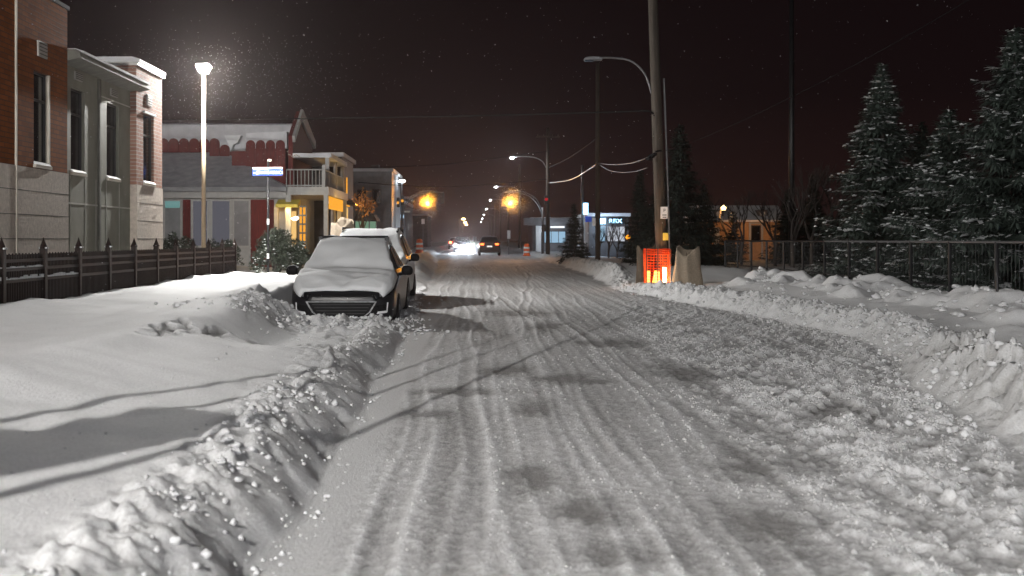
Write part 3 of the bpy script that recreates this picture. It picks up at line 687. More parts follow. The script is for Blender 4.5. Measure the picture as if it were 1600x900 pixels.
# ------------------------------------------------------------------ cars
def cr_spline(P, n):
    P = np.array(P, float); t = np.linspace(0, len(P)-1-1e-9, n); i = np.floor(t).astype(int); f = (t-i)[:, None]
    g = lambda k: P[np.clip(k, 0, len(P)-1)]
    p0, p1, p2, p3 = g(i-1), g(i), g(i+1), g(i+2)
    return .5*((2*p1) + (-p0+p2)*f + (2*p0-5*p1+4*p2-p3)*f**2 + (-p0+3*p1-3*p2+p3)*f**3)
class Body:
    """car body lofted from cross sections; s runs from the front bumper to the tail"""
    def __init__(b, st, ns=90, nv=37):
        # st rows: s, w, zb, zbelt, ztop, wtop
        S = cr_spline(st, ns); S[:,1] = np.maximum(S[:,1], .05)
        G = []
        for s, w, zb, ze, zt, wt in S:
            hp = [(0, zb), (w*.6, zb), (w*.93, zb+.03), (w*.985, zb+.16), (w, zb+.5*(ze-zb)), (w*.985, ze-.1*(ze-zb)), (w*.945, ze), (wt+.35*(w*.945-wt), zt-.38*(zt-ze)), (wt, zt-.09*(zt-ze)-.012), (wt*.8, zt-.012), (wt*.4, zt), (0, zt)]
            c = cr_spline(hp, nv); G.append(np.stack([np.maximum(c[:,0], 0), np.full(nv, s), c[:,1]], -1))
        b.G = np.array(G); b.S = S; b.nv = nv; b.ns = ns
        b.vb = int(round(6/11*(nv-1))); b.vt = int(round(8/11*(nv-1)))
    def halfw(b, s, z):
        k = int(np.argmin(abs(b.S[:,0]-s))); c = b.G[k]; i0 = 4
        return float(np.interp(z, c[6:,2], c[6:,0]))
    def ends(b, x, z, rear=False):
        ks = range(b.ns-1, -1, -1) if rear else range(b.ns)
        for k in ks:
            c = b.G[k]
            if c[0,2]-.02 <= z <= c[-1,2] and np.interp(z, np.maximum.accumulate(c[3:,2]), c[3:,0]) >= abs(x): return float(b.S[k,0])
        return float(b.S[-1 if rear else 0, 0] + (-.3 if rear else .3))
    def shell(b):
        mb = MB(); full = []
        for c in b.G:
            r = [(p[0], p[1], p[2]) for p in c] + [(-p[0], p[1], p[2]) for p in c[-2:0:-1]]; full.append(r)
        n = len(full[0])
        for r in full: mb.v += r
        for i in range(b.ns-1):
            for k in range(n): mb.f.append((i*n+k, i*n+(k+1) % n, (i+1)*n+(k+1) % n, (i+1)*n+k))
        mb.f.append(tuple(range(n))); mb.f.append(tuple((b.ns-1)*n+k for k in range(n))[::-1])
        return mb
    def snow(b, s0, s1, depth, hood_end, seed):
        mb = MB(); rows = []
        ks = [k for k in range(b.ns) if s0 <= b.S[k,0] <= s1]
        for q, k in enumerate(ks):
            c = b.G[k]; s = b.S[k,0]
            v0 = b.vb - 1 if s < hood_end else min(b.vt, b.vb + int((s-hood_end)/.05))
            idx = np.linspace(v0, b.nv-1, 16); half = np.stack([np.interp(idx, np.arange(b.nv), c[:,j]) for j in range(3)], -1)
            e = np.minimum(1, np.arange(16)/2.2)*min(1, q/2.5, (len(ks)-1-q)/2.0)
            d = depth*(.25 + .75*e) * (.9 + .5*fbm(half[:,0]*2.2+seed, half[:,1]*2.2, 4, seed)); d[e <= 0] = .006
            slope = c[-1,2]
            k2 = min(b.ns-1, k+1); k1 = max(0, k-1); ty = b.S[k2,0]-b.S[k1,0]; tz = b.G[k2][-1,2]-b.G[k1][-1,2]; L = math.hypot(ty, tz)
            ny, nz = -tz/L, ty/L
            def row(sg):
                dd = depth*(.25+.75*e)*(1 + .9*fbm(half[:,0]*sg*2.2+seed, half[:,1]*2.2, 3, seed) + .5*fbm(half[:,0]*sg*7, half[:,1]*7, 3, seed+5)*ss(1.6, .5, half[:,1]) + .25*gau(half[:,1], .3, .2) - .45*gau(half[:,1], hood_end+.12, .12) + .5*gau(half[:,1], hood_end-.12, .12)*(1+vn(half[:,0]*sg*5, half[:,1]*0, seed))); dd = np.maximum(dd, .012)
                return [(sg*(h[0]+.012), h[1]+ny*q_, h[2]+nz*q_) for h, q_ in zip(half, dd)]
            rows.append(row(1) + row(-1)[::-1][1:])
        n = len(rows[0])
        for r in rows: mb.v += r
        for i in range(len(rows)-1):
            for k in range(n-1): mb.f.append((i*n+k, i*n+k+1, (i+1)*n+k+1, (i+1)*n+k))
        return mb
def place(mb, X, Y, Z, flip=False):
    mb.v = [(-p[0]+X, Y-p[1], p[2]+Z) if flip else (p[0]+X, p[1]+Y, p[2]+Z) for p in mb.v]; return mb
def patch_front(b, quad, off=.012, n=8, rear=False):
    """four (x, z) corners laid on the nose or tail, as a solid skin"""
    A, B_, C, D = [np.array(q, float) for q in quad]; mb = MB(); sg = 1 if rear else -1
    for lay in (off, -.02):
        for i in range(n+1):
            for j in range(n+1):
                u, v = i/n, j/n; p = (A*(1-u)+B_*u)*(1-v) + (D*(1-u)+C*u)*v
                mb.v.append((p[0], b.ends(p[0], p[1], rear) + sg*lay, p[1]))
    N = (n+1)**2
    for i in range(n):
        for j in range(n):
            a = i*(n+1)+j; mb.f.append((a, a+1, a+n+2, a+n+1)); mb.f.append((N+a, N+a+n+1, N+a+n+2, N+a+1))
    ring = [i*(n+1) for i in range(n+1)] + [n*(n+1)+j for j in range(1, n+1)] + [i*(n+1)+n for i in range(n-1, -1, -1)] + [j for j in range(n-1, 0, -1)]
    for a, c in zip(ring, ring[1:]+ring[:1]): mb.f.append((a, c, N+c, N+a))
    return mb
def patch_side(b, quad, sg, off=.01, n=6):
    A, B_, C, D = [np.array(q, float) for q in quad]; mb = MB()
    for lay in (off, -.015):
        for i in range(n+1):
            for j in range(n+1):
                u, v = i/n, j/n; p = (A*(1-u)+B_*u)*(1-v) + (D*(1-u)+C*u)*v
                mb.v.append((sg*(b.halfw(p[0], p[1])+lay), p[0], p[1]))
    N = (n+1)**2
    for i in range(n):
        for j in range(n):
            a = i*(n+1)+j; mb.f.append((a, a+1, a+n+2, a+n+1)); mb.f.append((N+a, N+a+n+1, N+a+n+2, N+a+1))
    ring = [i*(n+1) for i in range(n+1)] + [n*(n+1)+j for j in range(1, n+1)] + [i*(n+1)+n for i in range(n-1, -1, -1)] + [j for j in range(n-1, 0, -1)]
    for a, c in zip(ring, ring[1:]+ring[:1]): mb.f.append((a, c, N+c, N+a))
    return mb
HATCH = [(0, .56, .22, .50, .58, .46), (.05, .70, .18, .54, .64, .58), (.15, .80, .16, .60, .70, .66), (.32, .865, .16, .68, .77, .72), (.6, .885, .16, .76, .86, .74), (.95, .89, .17, .84, .93, .75), (1.25, .89, .17, .90, 1.10, .72),
         (1.75, .89, .17, .93, 1.38, .63), (2.15, .89, .17, .94, 1.465, .60), (2.8, .89, .17, .95, 1.475, .60), (3.4, .88, .18, .97, 1.42, .58), (3.8, .85, .22, .97, 1.18, .60), (4.0, .80, .26, .95, 1.02, .62), (4.06, .70, .34, .88, .93, .56)]
SUV = [(0, .76, .28, .72, .82, .62), (.07, .86, .25, .78, .90, .70), (.3, .91, .24, .88, .98, .76), (.7, .93, .24, .96, 1.06, .78), (1.1, .935, .24, 1.02, 1.12, .79), (1.4, .935, .24, 1.05, 1.28, .76),
       (1.85, .935, .24, 1.07, 1.56, .68), (2.3, .935, .24, 1.08, 1.66, .66), (3.0, .935, .24, 1.09, 1.67, .66), (3.9, .93, .25, 1.10, 1.62, .64), (4.3, .90, .28, 1.10, 1.40, .64), (4.5, .86, .34, 1.05, 1.15, .64), (4.56, .76, .42, .98, 1.04, .58)]
def wheel(parent, X, Y, Z, r, sg, flipY=False):
    mb = MB(); prof = [(r*.62, 0), (r*.9, 0), (r, .03), (r, .17), (r*.9, .2), (r*.62, .2)]
    n = 22; base = 0
    for rr, d in prof:
        for k in range(n):
            t = 2*math.pi*k/n; mb.v.append((X + sg*(d-.2), Y + rr*math.cos(t), Z + rr*math.sin(t)))
    for i in range(len(prof)-1):
        for k in range(n): mb.f.append((i*n+k, i*n+(k+1) % n, (i+1)*n+(k+1) % n, (i+1)*n+k))
    w = mb.build('wheel', M['rubber'], parent, True)
    mb = MB(); mb.v.append((X + sg*-.02, Y, Z))
    for k in range(n): t = 2*math.pi*k/n; mb.v.append((X + sg*-.05, Y + r*.63*math.cos(t), Z + r*.63*math.sin(t)))
    for k in range(n): mb.f.append((0, 1+k, 1+(k+1) % n))
    for k in range(5):
        t = 2*math.pi*k/5; c, s_ = math.cos(t), math.sin(t); p = Vector((X+sg*-.015, Y, Z))
        mb.tube([p, p + Vector((0, c*r*.6, s_*r*.6))], [.05, .03], 5)
    mb.build('rim', M['silver'], w)

def parked_car(label, stations, X, Y, Z, L, paint, hood_end, snow_depth, seed, ax, r, mir, side_wins, name='parked_car'):
    b = Body(stations); root = thing(name, label, 'car', (X, Y + L/2, Z), 'snow covered cars parked nose to tail')
    place(b.shell(), X, Y, Z).build('body', paint, root, True)
    sn = place(b.snow(.05, L-.08, snow_depth, hood_end, seed), X, Y, Z).build('snow_cover', M['snow_car'], root, True)
    md = sn.modifiers.new('thick', 'SOLIDIFY'); md.thickness = .02; md.offset = -1
    for sg in (1, -1):
        for q in side_wins: place(patch_side(b, q, sg), X, Y, Z).build('side_window', M['frosted_glass'], root, True)
        for yy in ax: wheel(root, X + sg*(max(q[1] for q in stations)+.012), Y+yy, Z+r, r, sg)
        sm, zm, wm = mir
        mb = MB(); c = Vector((X + sg*(max(q[1] for q in stations)+.10), Y+sm, Z+zm))
        prof = cr_spline([(0, -.085), (.09, -.075), (.115, 0), (.08, .07), (0, .085)], 12)
        vs = []
        for a, sc_ in ((-.09, .75), (-.05, 1), (.02, .95), (.07, .5)):
            ring = [(c.x + sg*p[0]*sc_*1.05 - 0, c.y + a, c.z + p[1]*sc_) for p in prof] + [(c.x - sg*p[0]*sc_*.7, c.y + a, c.z + p[1]*sc_) for p in prof[::-1]]
            vs.append(ring)
        n = len(vs[0])
        for rr in vs: mb.v += rr
        for i in range(3):
            for k in range(n): mb.f.append((i*n+k, i*n+(k+1) % n, (i+1)*n+(k+1) % n, (i+1)*n+k))
        mb.f.append(tuple(range(n))); mb.f.append(tuple(3*n+k for k in range(n)))
        mb.tube([(c.x - sg*.02, c.y+.02, c.z-.05), (c.x - sg*.14, c.y+.04, c.z-.08)], .025, 6)
        mo = mb.build('wing_mirror', M['plastic'], root, True)
        mb = MB(); 
        for k in range(9): mb.blob((c.x + sg*(-.06+.12*k/8)*1.0, c.y-.01, c.z+.075-.02*abs(k-4)/4), .036, sq=.6)
        mb.build('snow_cap', M['snow_car'], mo, True)
    return root, b
hx, hy, hzz = -2.17, 18.9, -.10
hat, hb_ = parked_car('small dark hatchback parked nose first toward us, hood and windscreen under snow', HATCH, hx, hy, hzz, 4.06, M['black_gloss'], 1.0, .075, 5, (.78, 3.3), .30, (1.30, .96, 1.0),
    [[(1.55, .98), (2.35, .99), (2.35, 1.40), (1.95, 1.33)], [(2.42, .99), (3.2, 1.0), (3.05, 1.37), (2.42, 1.40)]])
B = lambda q, **k: place(patch_front(hb_, q, **k), hx, hy, hzz)
gr_ = B([(-.55, .47), (.55, .47), (.36, .22), (-.36, .22)], off=.02).build('grille', M['plastic'], hat)
mb = MB()
for z in (.28, .33, .38, .43):
    mm = B([(-.50+(.47-z)*.6, z+.006), (.50-(.47-z)*.6, z+.006), (.50-(.47-z)*.6, z-.006), (-.50+(.47-z)*.6, z-.006)], off=.03, n=10); mb.add(mm.v, mm.f)
mb.build('grille_bar', M['frame_dark'], gr_)
mb = MB()
for q in ([(-.585, .482), (.585, .482), (.565, .468), (-.565, .468)], [(-.585, .478), (-.56, .478), (-.45, .30), (-.475, .30)], [(-.475, .302), (-.45, .302), (-.33, .215), (-.345, .205)], [(.56, .478), (.585, .478), (.475, .30), (.45, .30)], [(.45, .302), (.475, .302), (.345, .205), (.33, .215)], [(-.345, .222), (.345, .222), (.335, .205), (-.335, .205)]):
    mm = B(q, off=.035, n=10); mb.add(mm.v, mm.f)
mb.build('grille_surround', mat('frosted_trim', (.36, .36, .37), .6, var=.4, scale=20), gr_)
mm = B([(-.5, .60), (.5, .60), (.5, .555), (-.5, .555)], off=.012, n=10); mm.build('upper_grille', M['plastic'], hat)
for sg in (1, -1):
    f = sg
    hl = B([(f*.50, .60), (f*.83, .74), (f*.845, .60), (f*.56, .50)], off=.014).build('headlight', M['glass'], hat, True)
    mm = B([(f*.62, .61), (f*.74, .65), (f*.74, .59), (f*.63, .555)], off=.018, n=4); mm.build('lens', M['silver'], hl)
    fo = B([(f*.50, .40), (f*.74, .44), (f*.72, .30), (f*.50, .27)], off=.016).build('fog_recess', M['plastic'], hat)
    mb = MB()
    for q in ([(f*.60, .315), (f*.75, .33), (f*.74, .29), (f*.58, .275)], [(f*.745, .46), (f*.765, .46), (f*.75, .30), (f*.735, .30)]):
        mm = B(q, off=.03, n=5); mb.add(mm.v, mm.f)
    mb.build('snow_line', M['snow_car'], fo)
mb = MB()
for k in range(60):
    x = -.62 + 1.24*random.random(); z = .205 + random.uniform(-.02, .02); mb.blob((hx+x, hy+hb_.ends(x, z)-.02, hzz+z), random.uniform(.012, .035))
mb.build('snow_crust', M['snow_car'], hat, True)['kind'] = 'stuff'
mb = MB().tube([(hx-.62, hy+2.0, hzz+1.545), (hx+.62, hy+2.0, hzz+1.545)], .022, 8)
for sg in (1, -1): mb.box(hx+sg*.56, hx+sg*.64, hy+1.96, hy+2.06, hzz+1.45, hzz+1.54)
mb.build('roof_bar', M['black_iron'], hat)
suv, sb_ = parked_car('grey crossover with roof rails parked behind the hatchback under snow', SUV, -2.36, 24.2, -.08, 4.56, M['silver'], 1.15, .05, 9, (.9, 3.6), .34, (1.45, 1.08, 1.1),
    [[(1.75, 1.10), (2.55, 1.11), (2.55, 1.57), (2.1, 1.50)], [(2.63, 1.11), (3.5, 1.12), (3.5, 1.55), (2.63, 1.58)]])
for sg in (1, -1): MB().tube([(-2.36+sg*.62, 26.2, 1.57), (-2.36+sg*.64, 26.4, 1.66), (-2.36+sg*.64, 27.9, 1.66), (-2.36+sg*.62, 28.1, 1.56)], .022, 6).build('roof_rail', M['plastic'], suv)
for sg in (1, -1): place(patch_front(sb_, [(sg*.5, .86), (sg*.84, .90), (sg*.86, .74), (sg*.55, .70)]), -2.36, 24.2, -.08).build('headlight', M['glass'], suv, True)
place(patch_front(sb_, [(-.5, .72), (.5, .72), (.42, .48), (-.42, .48)], off=.02), -2.36, 24.2, -.08).build('grille', M['plastic'], suv)

# far cars
fy = 98.0; fx = PX(765, fy)
fc = thing('driving_car', 'dark car driving away between the amber signals with its tail lamps lit', 'car', (fx, fy, 0))
cb = Body(SUV, 40, 25)
place(cb.shell(), fx, fy+4.56, .0, True).build('body', M['black_gloss'], fc, True)
FB = lambda q, **k: place(patch_front(cb, q, rear=True, n=5, **k), fx, fy+4.56, 0, True)
FB([(-.60, 1.36), (.60, 1.36), (.66, 1.12), (-.66, 1.12)]).build('rear_window', M['glass'], fc)
for sg in (1, -1):
    tl_ = FB([(sg*.46, 1.06), (sg*.84, 1.08), (sg*.85, .93), (sg*.50, .91)], off=.02).build('tail_lamp', M['lit_tail'], fc)
    light('POINT', (fx+sg*.65, fy-.15, 1.0), 14, (1, .2, .06), fc, rad=.05)
    for yy in (1.0, 3.7): wheel(fc, fx+sg*.945, fy+4.56-yy, .34, .34, sg)
FB([(-.22, .86), (.22, .86), (.22, .74), (-.22, .74)], off=.03).build('number_plate', M['plate'], fc)
oy = 118.0; ox = PX(722, oy)
oc = thing('driving_car', 'oncoming car with dazzling white headlights far down the road', 'car', (ox, oy, 0))
place(cb.shell(), ox, oy, 0).build('body', M['black_gloss'], oc, True)
place(cb.snow(1.2, 4.2, .02, 1.1, 3), ox, oy, 0).build('windscreen', M['glass'], oc, True)
for sg in (1, -1):
    place(patch_front(cb, [(sg*.5, .86), (sg*.84, .88), (sg*.86, .72), (sg*.55, .70)], off=.02), ox, oy, 0).build('headlight', M['lit_head'], oc)
    light('SPOT', (ox+sg*.66, oy-.25, .78), 8000, (.80, .90, 1), oc, rad=.08, target=(ox+sg*.66+.8, oy-7, .0), cone=52, blend=1)
    for yy in (1.0, 3.7): wheel(oc, ox+sg*.945, oy+yy, .34, .34, sg)
ry = 160.0; rx = PX(711, ry)
rc = thing('driving_car', 'distant car showing only two red tail lamps beyond the bright headlights', 'car', (rx, ry, 0))
place(cb.shell(), rx, ry+4.56, 0, True).build('body', M['black_gloss'], rc, True)
for sg in (1, -1):
    place(patch_front(cb, [(sg*.46, 1.10), (sg*.84, 1.12), (sg*.85, .86), (sg*.50, .84)], off=.03, n=4, rear=True), rx, ry+4.56, 0, True).build('tail_lamp', M['lit_red'], rc)
    for yy in (1.0, 3.7): wheel(rc, rx+sg*.945, ry+4.56-yy, .34, .34, sg)
light('POINT', (rx, ry-.3, 1.0), 260, (1, .12, .05), rc, rad=.1)

# ------------------------------------------------------------------ utility poles, wires
def utility_pole(x, y, h, r, label, lean=0, arm=None, lamp=None, power=0, lit=True, col=COOL, cross=False, group='wooden utility poles along the street', pm='wood_pole'):
    zb = hz(x, y) - .2
    p = thing('utility_pole', label, 'utility pole', (x, y, zb), group)
    MB().tube([(x, y, zb), (x + lean*.5, y, (zb+h)/2), (x+lean, y, h)], [r, r*.88, r*.74], 12).build('pole', M[pm], p, True)
    if arm:
        lx, lz, az = arm                                   # lamp x, lamp z, arm foot z
        x0 = x + lean*(az/h) - r*.8 if lx < x else x + r*.8
        ln = lx - x0
        pts = cr_spline([(x0, az), (x0+ln*.10, az+(lz-az)*.55), (x0+ln*.32, az+(lz-az)*.93), (x0+ln*.62, lz+.03), (x0+ln*.9, lz+.02)], 18)
        MB().tube([(q[0], y, q[1]) for q in pts], .035 if power else .03, 8).build('lamp_arm', M['galv'], p, True)
        d = 1 if lx > x else -1
        mb = MB(); prof = cr_spline([(0, .02), (.12, .05), (.32, .055), (.48, .03), (.52, 0)], 10)
        top = [(lx - d*.08 + d*q[0] - d*.3, q[1]+lz) for q in prof]; 
        mb.prism(top + [(lx - d*.08 - d*.3 + d*.5, lz-.05), (lx - d*.08 - d*.3, lz-.04)], 'y', y-.13, y+.13)
        hd = mb.build('lamp_head', M['galv'], p, bevel=.015)
        if lit:
            MB().lathe((lx, y, lz-.15), [(.06, 0), (.12, .04), (.14, .11)], 12).build('lens', M['lit_far'], hd, True)
            if power: light('POINT', (lx, y, lz-.24), power, col, p, rad=.08)
        else: MB().box(lx-.13, lx+.13, y-.1, y+.1, lz-.065, lz-.051).build('lens', M['glass'], hd)
    if cross:
        mb = MB().box(x+lean-.9, x+lean+.9, y-.06, y-.16, h-.75, h-.63)
        for q in (-.8, -.35, .35, .8): mb.lathe((x+lean+q, y-.11, h-.63), [(.03, 0), (.05, .05), (.03, .12)], 8)
        mb.build('crossarm', M['wood_pole'], p)
    return p
px_, py_ = 5.42, 33.0
pole = utility_pole(px_, py_, 10.5, .168, 'thick leaning wooden utility pole rising out of the orange mesh', lean=-.36, arm=(PX(920, py_), PZ(92, py_), PZ(146, py_)), lit=False)
MB().tube([(px_+.20, py_-.06, .2), (px_+.13, py_-.06, 3.0), (px_+.02, py_-.06, 6)], .028, 6).build('conduit', M['galv'], pole)
psx = PX(1036, py_); 
pb_ = thing('parking_sign', 'small white parking sign fixed to the leaning pole above a yellow tag', 'sign', (psx, py_-.2, PZ(333, py_)))
sbd = MB().box(PX(1030, py_), PX(1041, py_), py_-.235, py_-.215, PZ(342, py_), PZ(323.5, py_)).build('sign_board', M['sign_white'], pb_)
text('P', .13, M['sign_black'], sbd, (psx, py_-.237, PZ(329.5, py_)))
mb = MB()
for q, ww in ((336, .06), (339.5, .05)): mb.box(psx-ww, psx+ww, py_-.24, py_-.2365, PZ(q+.9, py_), PZ(q-.4, py_))
mb.build('text_lines', M['sign_black'], sbd)
MB().box(PX(1034, py_), PX(1042, py_), py_-.225, py_-.20, PZ(375.5, py_), PZ(364, py_)).build('pole_tag', M['yellow'], pole)['label'] = 'yellow tag'
mb = MB(); a = PX(1023, py_); mb.prism([(a, PZ(271, py_)), (a+.09, PZ(271, py_)), (a+.15, PZ(293, py_)), (a+.06, PZ(294, py_))], 'y', py_-.06, py_-.02); mb.build('service_panel', M['galv'], pole)
mb = MB()
for k in range(5): mb.blob((PX(1019 - k*1.6, py_), py_-.25, PZ(243+k*1.5, py_)), .09)
mb.tube([(PX(1022, py_), py_-.2, PZ(238, py_)), (PX(1032, py_), py_-.15, PZ(236, py_))], .03, 6)
mb.build('splice_case', M['plastic'], pole)
utility_pole(PX(934, 60), 60, PZ(98, 60), .14, 'slim pale pole standing left of the leaning pole with cables slung from it', group=None)
utility_pole(PX(856, 90), 90, PZ(200, 90), .17, 'utility pole with a curved arm and bright lit lamp by the right amber signal', arm=(PX(800, 90), PZ(245, 90), PZ(262, 90)), power=900, cross=True)
for k, (yy, lp, pp) in enumerate(((140, True, 300), (187, True, 250), (242, True, 200), (298, True, 200), (356, True, 200), (420, True, 200))):
    utility_pole(5.6, yy, 10.5, .16, ['nearest', 'second', 'third', 'fourth', 'fifth', 'sixth'][k] + ' lit lamp pole in the row dwindling down the far road', arm=(2.7, 7.85, 7.2), lit=lp, power=pp, col=COOL if k < 3 else (1, .75, .5))
for k, (yy, lab) in enumerate(((400, 'nearest warm orange street lamp on the left of the far road'), (480, 'middle warm orange street lamp at the far end of the road'), (560, 'farthest warm orange street lamp at the end of the road'))):
    q = thing('street_lamp', lab, 'street lamp', (-5.2, yy, 0)); z = 8.2
    MB().tube([(-5.2, yy, 0), (-5.2, yy, z), (-3.6, yy, z+.25)], .09, 6).build('post', M['galv'], q)
    MB().lathe((-3.5, yy, z), [(.15, 0), (.6, .2), (.3, .5)], 8).build('lens', M['lit_warm'], q)
    light('POINT', (-3.5, yy, z-.4), 900, (1, .6, .28), q, rad=.1)
utility_pole(PX(1237, 48), 48, 11.5, .13, 'faint dark pole standing against the sky behind the bare trees', group=None, pm='black_iron')
utility_pole(5.6, -20, 10.5, .16, 'added lamp pole behind the view filling the bank and facade with light', arm=(2.6, 8.2, 7.4), power=9000, col=(.955, .965, 1))  # unseen lamp added to fill the bank, facade and car front
utility_pole(-5.15, -4.12, 6.36, .115, 'short utility pole on the left verge just behind the view', group=None)

def wire(name, label, pts, r, m, n=28, sag=0):
    pts = [Vector(p) for p in pts]
    if len(pts) == 2:
        a, b = pts; pts = [a.lerp(b, k/n) - Vector((0, 0, sag*4*(k/n)*(1-k/n))) for k in range(n+1)]
    else: pts = [Vector(p) for p in cr_spline([tuple(p) for p in pts], n)]
    o = MB().tube(pts, r, 6).build(name, m, smooth=True); tag(o, label, 'cable', 'overhead cables'); return o
P3 = lambda px, py, Y: (PX(px, Y), Y, PZ(py, Y))
wire('cable', 'thick black cable spanning the street from the left roofs and bending down the leaning pole', [P3(150, 182, 47), P3(256, 187, 45), P3(640, 183, 39), P3(960, 175, 34), P3(1006, 173, 33), P3(1022, 180, 32.9), P3(1029, 205, 32.9), P3(1031, 235, 32.9)], .022, M['wire'], 60)
wire('cable', 'pale cable rising from the leaning pole over the right fence toward the top right', [P3(1031, 238, 32.9), P3(1097, 216, 29), P3(1240, 150, 23.5), P3(1480, 20, 18.0), (9.5, 12, 6.6)], .0065, M['wire'], 50)
wire('cable', 'bright sagging cable between the leaning pole and the slim pale pole', [P3(1030, 238, 32.9), P3(1010, 247, 40), P3(985, 255, 48), P3(955, 257, 55), P3(934, 255, 60)], .022, M['wire_pale'], 40)
wire('cable', 'lower slack cable hanging right of the slim pale pole', [P3(934, 256, 60), P3(955, 267, 55), P3(985, 269, 48), P3(1012, 262, 40)], .016, M['wire_pale'], 30)
wire('cable', 'sagging cable from the slim pale pole back to the lamp pole', [P3(934, 255, 60), P3(915, 268, 68), P3(890, 281, 78), P3(857, 286, 90)], .03, M['wire_pale'], 30)
wire('cable', 'upper thin cable crossing from the lamp pole toward the slim pale pole', [P3(857, 262, 90), P3(890, 246, 78), P3(934, 215, 60)], .02, M['wire'], 24)
wire('cable', 'thin dark cable crossing high over the amber signals', [P3(560, 262, 80), P3(700, 256, 84), P3(857, 236, 90)], .028, M['wire'], 24)
wire('cable', 'thin dark cable crossing just above the signal arms', [P3(560, 285, 80), P3(700, 292, 84), P3(857, 280, 90)], .028, M['wire'], 24)
wire('cable', 'lowest of the three cables from the short verge pole to the leaning pole', [(-5.15, -4.12, 5.1), (5.12, 33, 9.2)], .011, M['wire'], sag=.3)
wire('cable', 'middle of the three cables from the short verge pole to the leaning pole', [(-5.30, -4.12, 5.6), (5.0, 33, 9.6)], .011, M['wire'], sag=.3)
wire('cable', 'topmost of the three cables from the short verge pole to the leaning pole', [(-5.0, -4.12, 5.95), (5.15, 33, 10.1)], .012, M['wire'], sag=.3)

# ------------------------------------------------------------------ traffic signals
def signal(xp, lx, tipx, label, extra):
    Y = 90.0
    s = thing('traffic_signal', label, 'traffic signal', (xp, Y, 0), 'amber signals facing each other across the junction')
    d = 1 if tipx > xp else -1
    MB().tube([(xp, Y, 0), (xp, Y, 3.9)], [.11, .085], 12).build('pole', M['galv'], s, True)
    A = cr_spline([(xp, 3.0), (xp+d*.25, 3.9), (xp+d*1.0, 4.75), (xp+d*2.0, 5.05), (tipx, 5.08)], 20); Bq = cr_spline([(xp, 3.6), (xp+d*.5, 4.55), (xp+d*1.2, 5.0), (xp+d*2.0, 5.2), (tipx-d*.4, 5.12)], 20)
    mb = MB(); mb.tube([(q[0], Y, q[1]) for q in A], .045, 6); mb.tube([(q[0], Y, q[1]) for q in Bq], .035, 6)
    for k in range(3, 18, 4): mb.tube([(A[k][0], Y, A[k][1]), (Bq[k][0], Y, Bq[k][1])], .02, 5)
    mb.build('mast_arm', M['galv'], s, True)
    z = PZ(318.5, Y)
    h = MB().box(lx-.62, lx+.62, Y-.12, Y+.12, z-.19, z+.19).build('signal_head', M['black_iron'], s, bevel=.03)
    MB().box(lx-.03, lx+.03, Y-.03, Y+.03, z+.19, 5.1).build('hanger', M['galv'], s)
    for k, off in enumerate((-.4, 0, .4)):
        mb = MB(); n = 14
        for dd in (-.125, -.17):
            for q in range(n): t = 2*math.pi*q/n; mb.v.append((lx+off + .145*math.cos(t), Y+dd, z + .145*math.sin(t)))
        mb.f = [tuple(range(n, 2*n))] + [(q, (q+1) % n, n+(q+1) % n, n+q) for q in range(n)]
        mb.build('lens', M['lit_amber'] if k == 1 else M['frame_dark'], h)
        v = MB()
        for q in range(10):
            t0, t1 = math.pi*q/10, math.pi*(q+1)/10
            v.prism([(lx+off+.17*math.cos(t0), z+.17*math.sin(t0)), (lx+off+.17*math.cos(t1), z+.17*math.sin(t1)), (lx+off+.185*math.cos(t1), z+.185*math.sin(t1)), (lx+off+.185*math.cos(t0), z+.185*math.sin(t0))], 'y', Y-.36, Y-.12)
        v.build('visor', M['black_iron'], h)
    light('SPOT', (lx, Y-.8, z), 3600, AMBER, s, rad=.12, target=(lx*.6, 0, 26), cone=100, blend=1)
    return s
s1 = signal(PX(628, 90), PX(668, 90), PX(693, 90), 'traffic signal hung from the left curved mast arm, amber lens lit', 1)
MB().box(PX(684, 90), PX(694, 90), 90.2, 90.25, PZ(319, 90), PZ(299, 90)).build('back_panel', M['black_iron'], s1)
xq = PX(628, 90)
MB().tube([(xq, 90, 3.85), (xq, 90, PZ(285, 90))], .04, 6).build('mast', M['galv'], s1)
hd = MB().lathe((xq, 90, PZ(285, 90)), [(.06, 0), (.24, .05), (.26, .12), (.1, .2)], 10).build('mast_lamp', M['lit_cool'], s1)
light('POINT', (xq, 89.6, PZ(288, 90)), 10, COOL, s1, rad=.1)
for k, (a, b) in enumerate(((622, 311), (629, 308))):
    sh = MB().box(PX(a-3, 90), PX(a+3, 90), 89.7, 89.9, PZ(b+13, 90), PZ(b-2, 90)).build('side_signal', M['black_iron'], s1)
    MB().lathe((PX(a, 90), 89.65, PZ(b+8, 90)), [(.05, 0), (.1, .05), (.1, .14), (.05, .2)], 8).build('lens', M['neon'], sh)
MB().box(PX(632, 90), PX(641, 90), 89.8, 89.85, PZ(332, 90), PZ(329.5, 90)).build('name_plate', M['sign_white'], s1)
s2 = signal(PX(848, 90), PX(797, 90), PX(786, 90), 'traffic signal hung from the right curved mast arm, amber lens lit', 1)
sh = MB().box(PX(850, 90), PX(856, 90), 89.5, 89.7, PZ(320, 90), PZ(306, 90)).build('side_signal', M['black_iron'], s2)
MB().lathe((PX(853, 90), 89.45, PZ(314, 90)), [(.05, 0), (.12, .05), (.12, .17), (.05, .22)], 8).build('lens', emit('dim_red', (1, .03, .04), .35), sh)
MB().box(PX(845, 90), PX(852, 90), 89.3, 89.8, PZ(362, 90), PZ(351, 90)).build('walk_signal', M['black_iron'], s2)

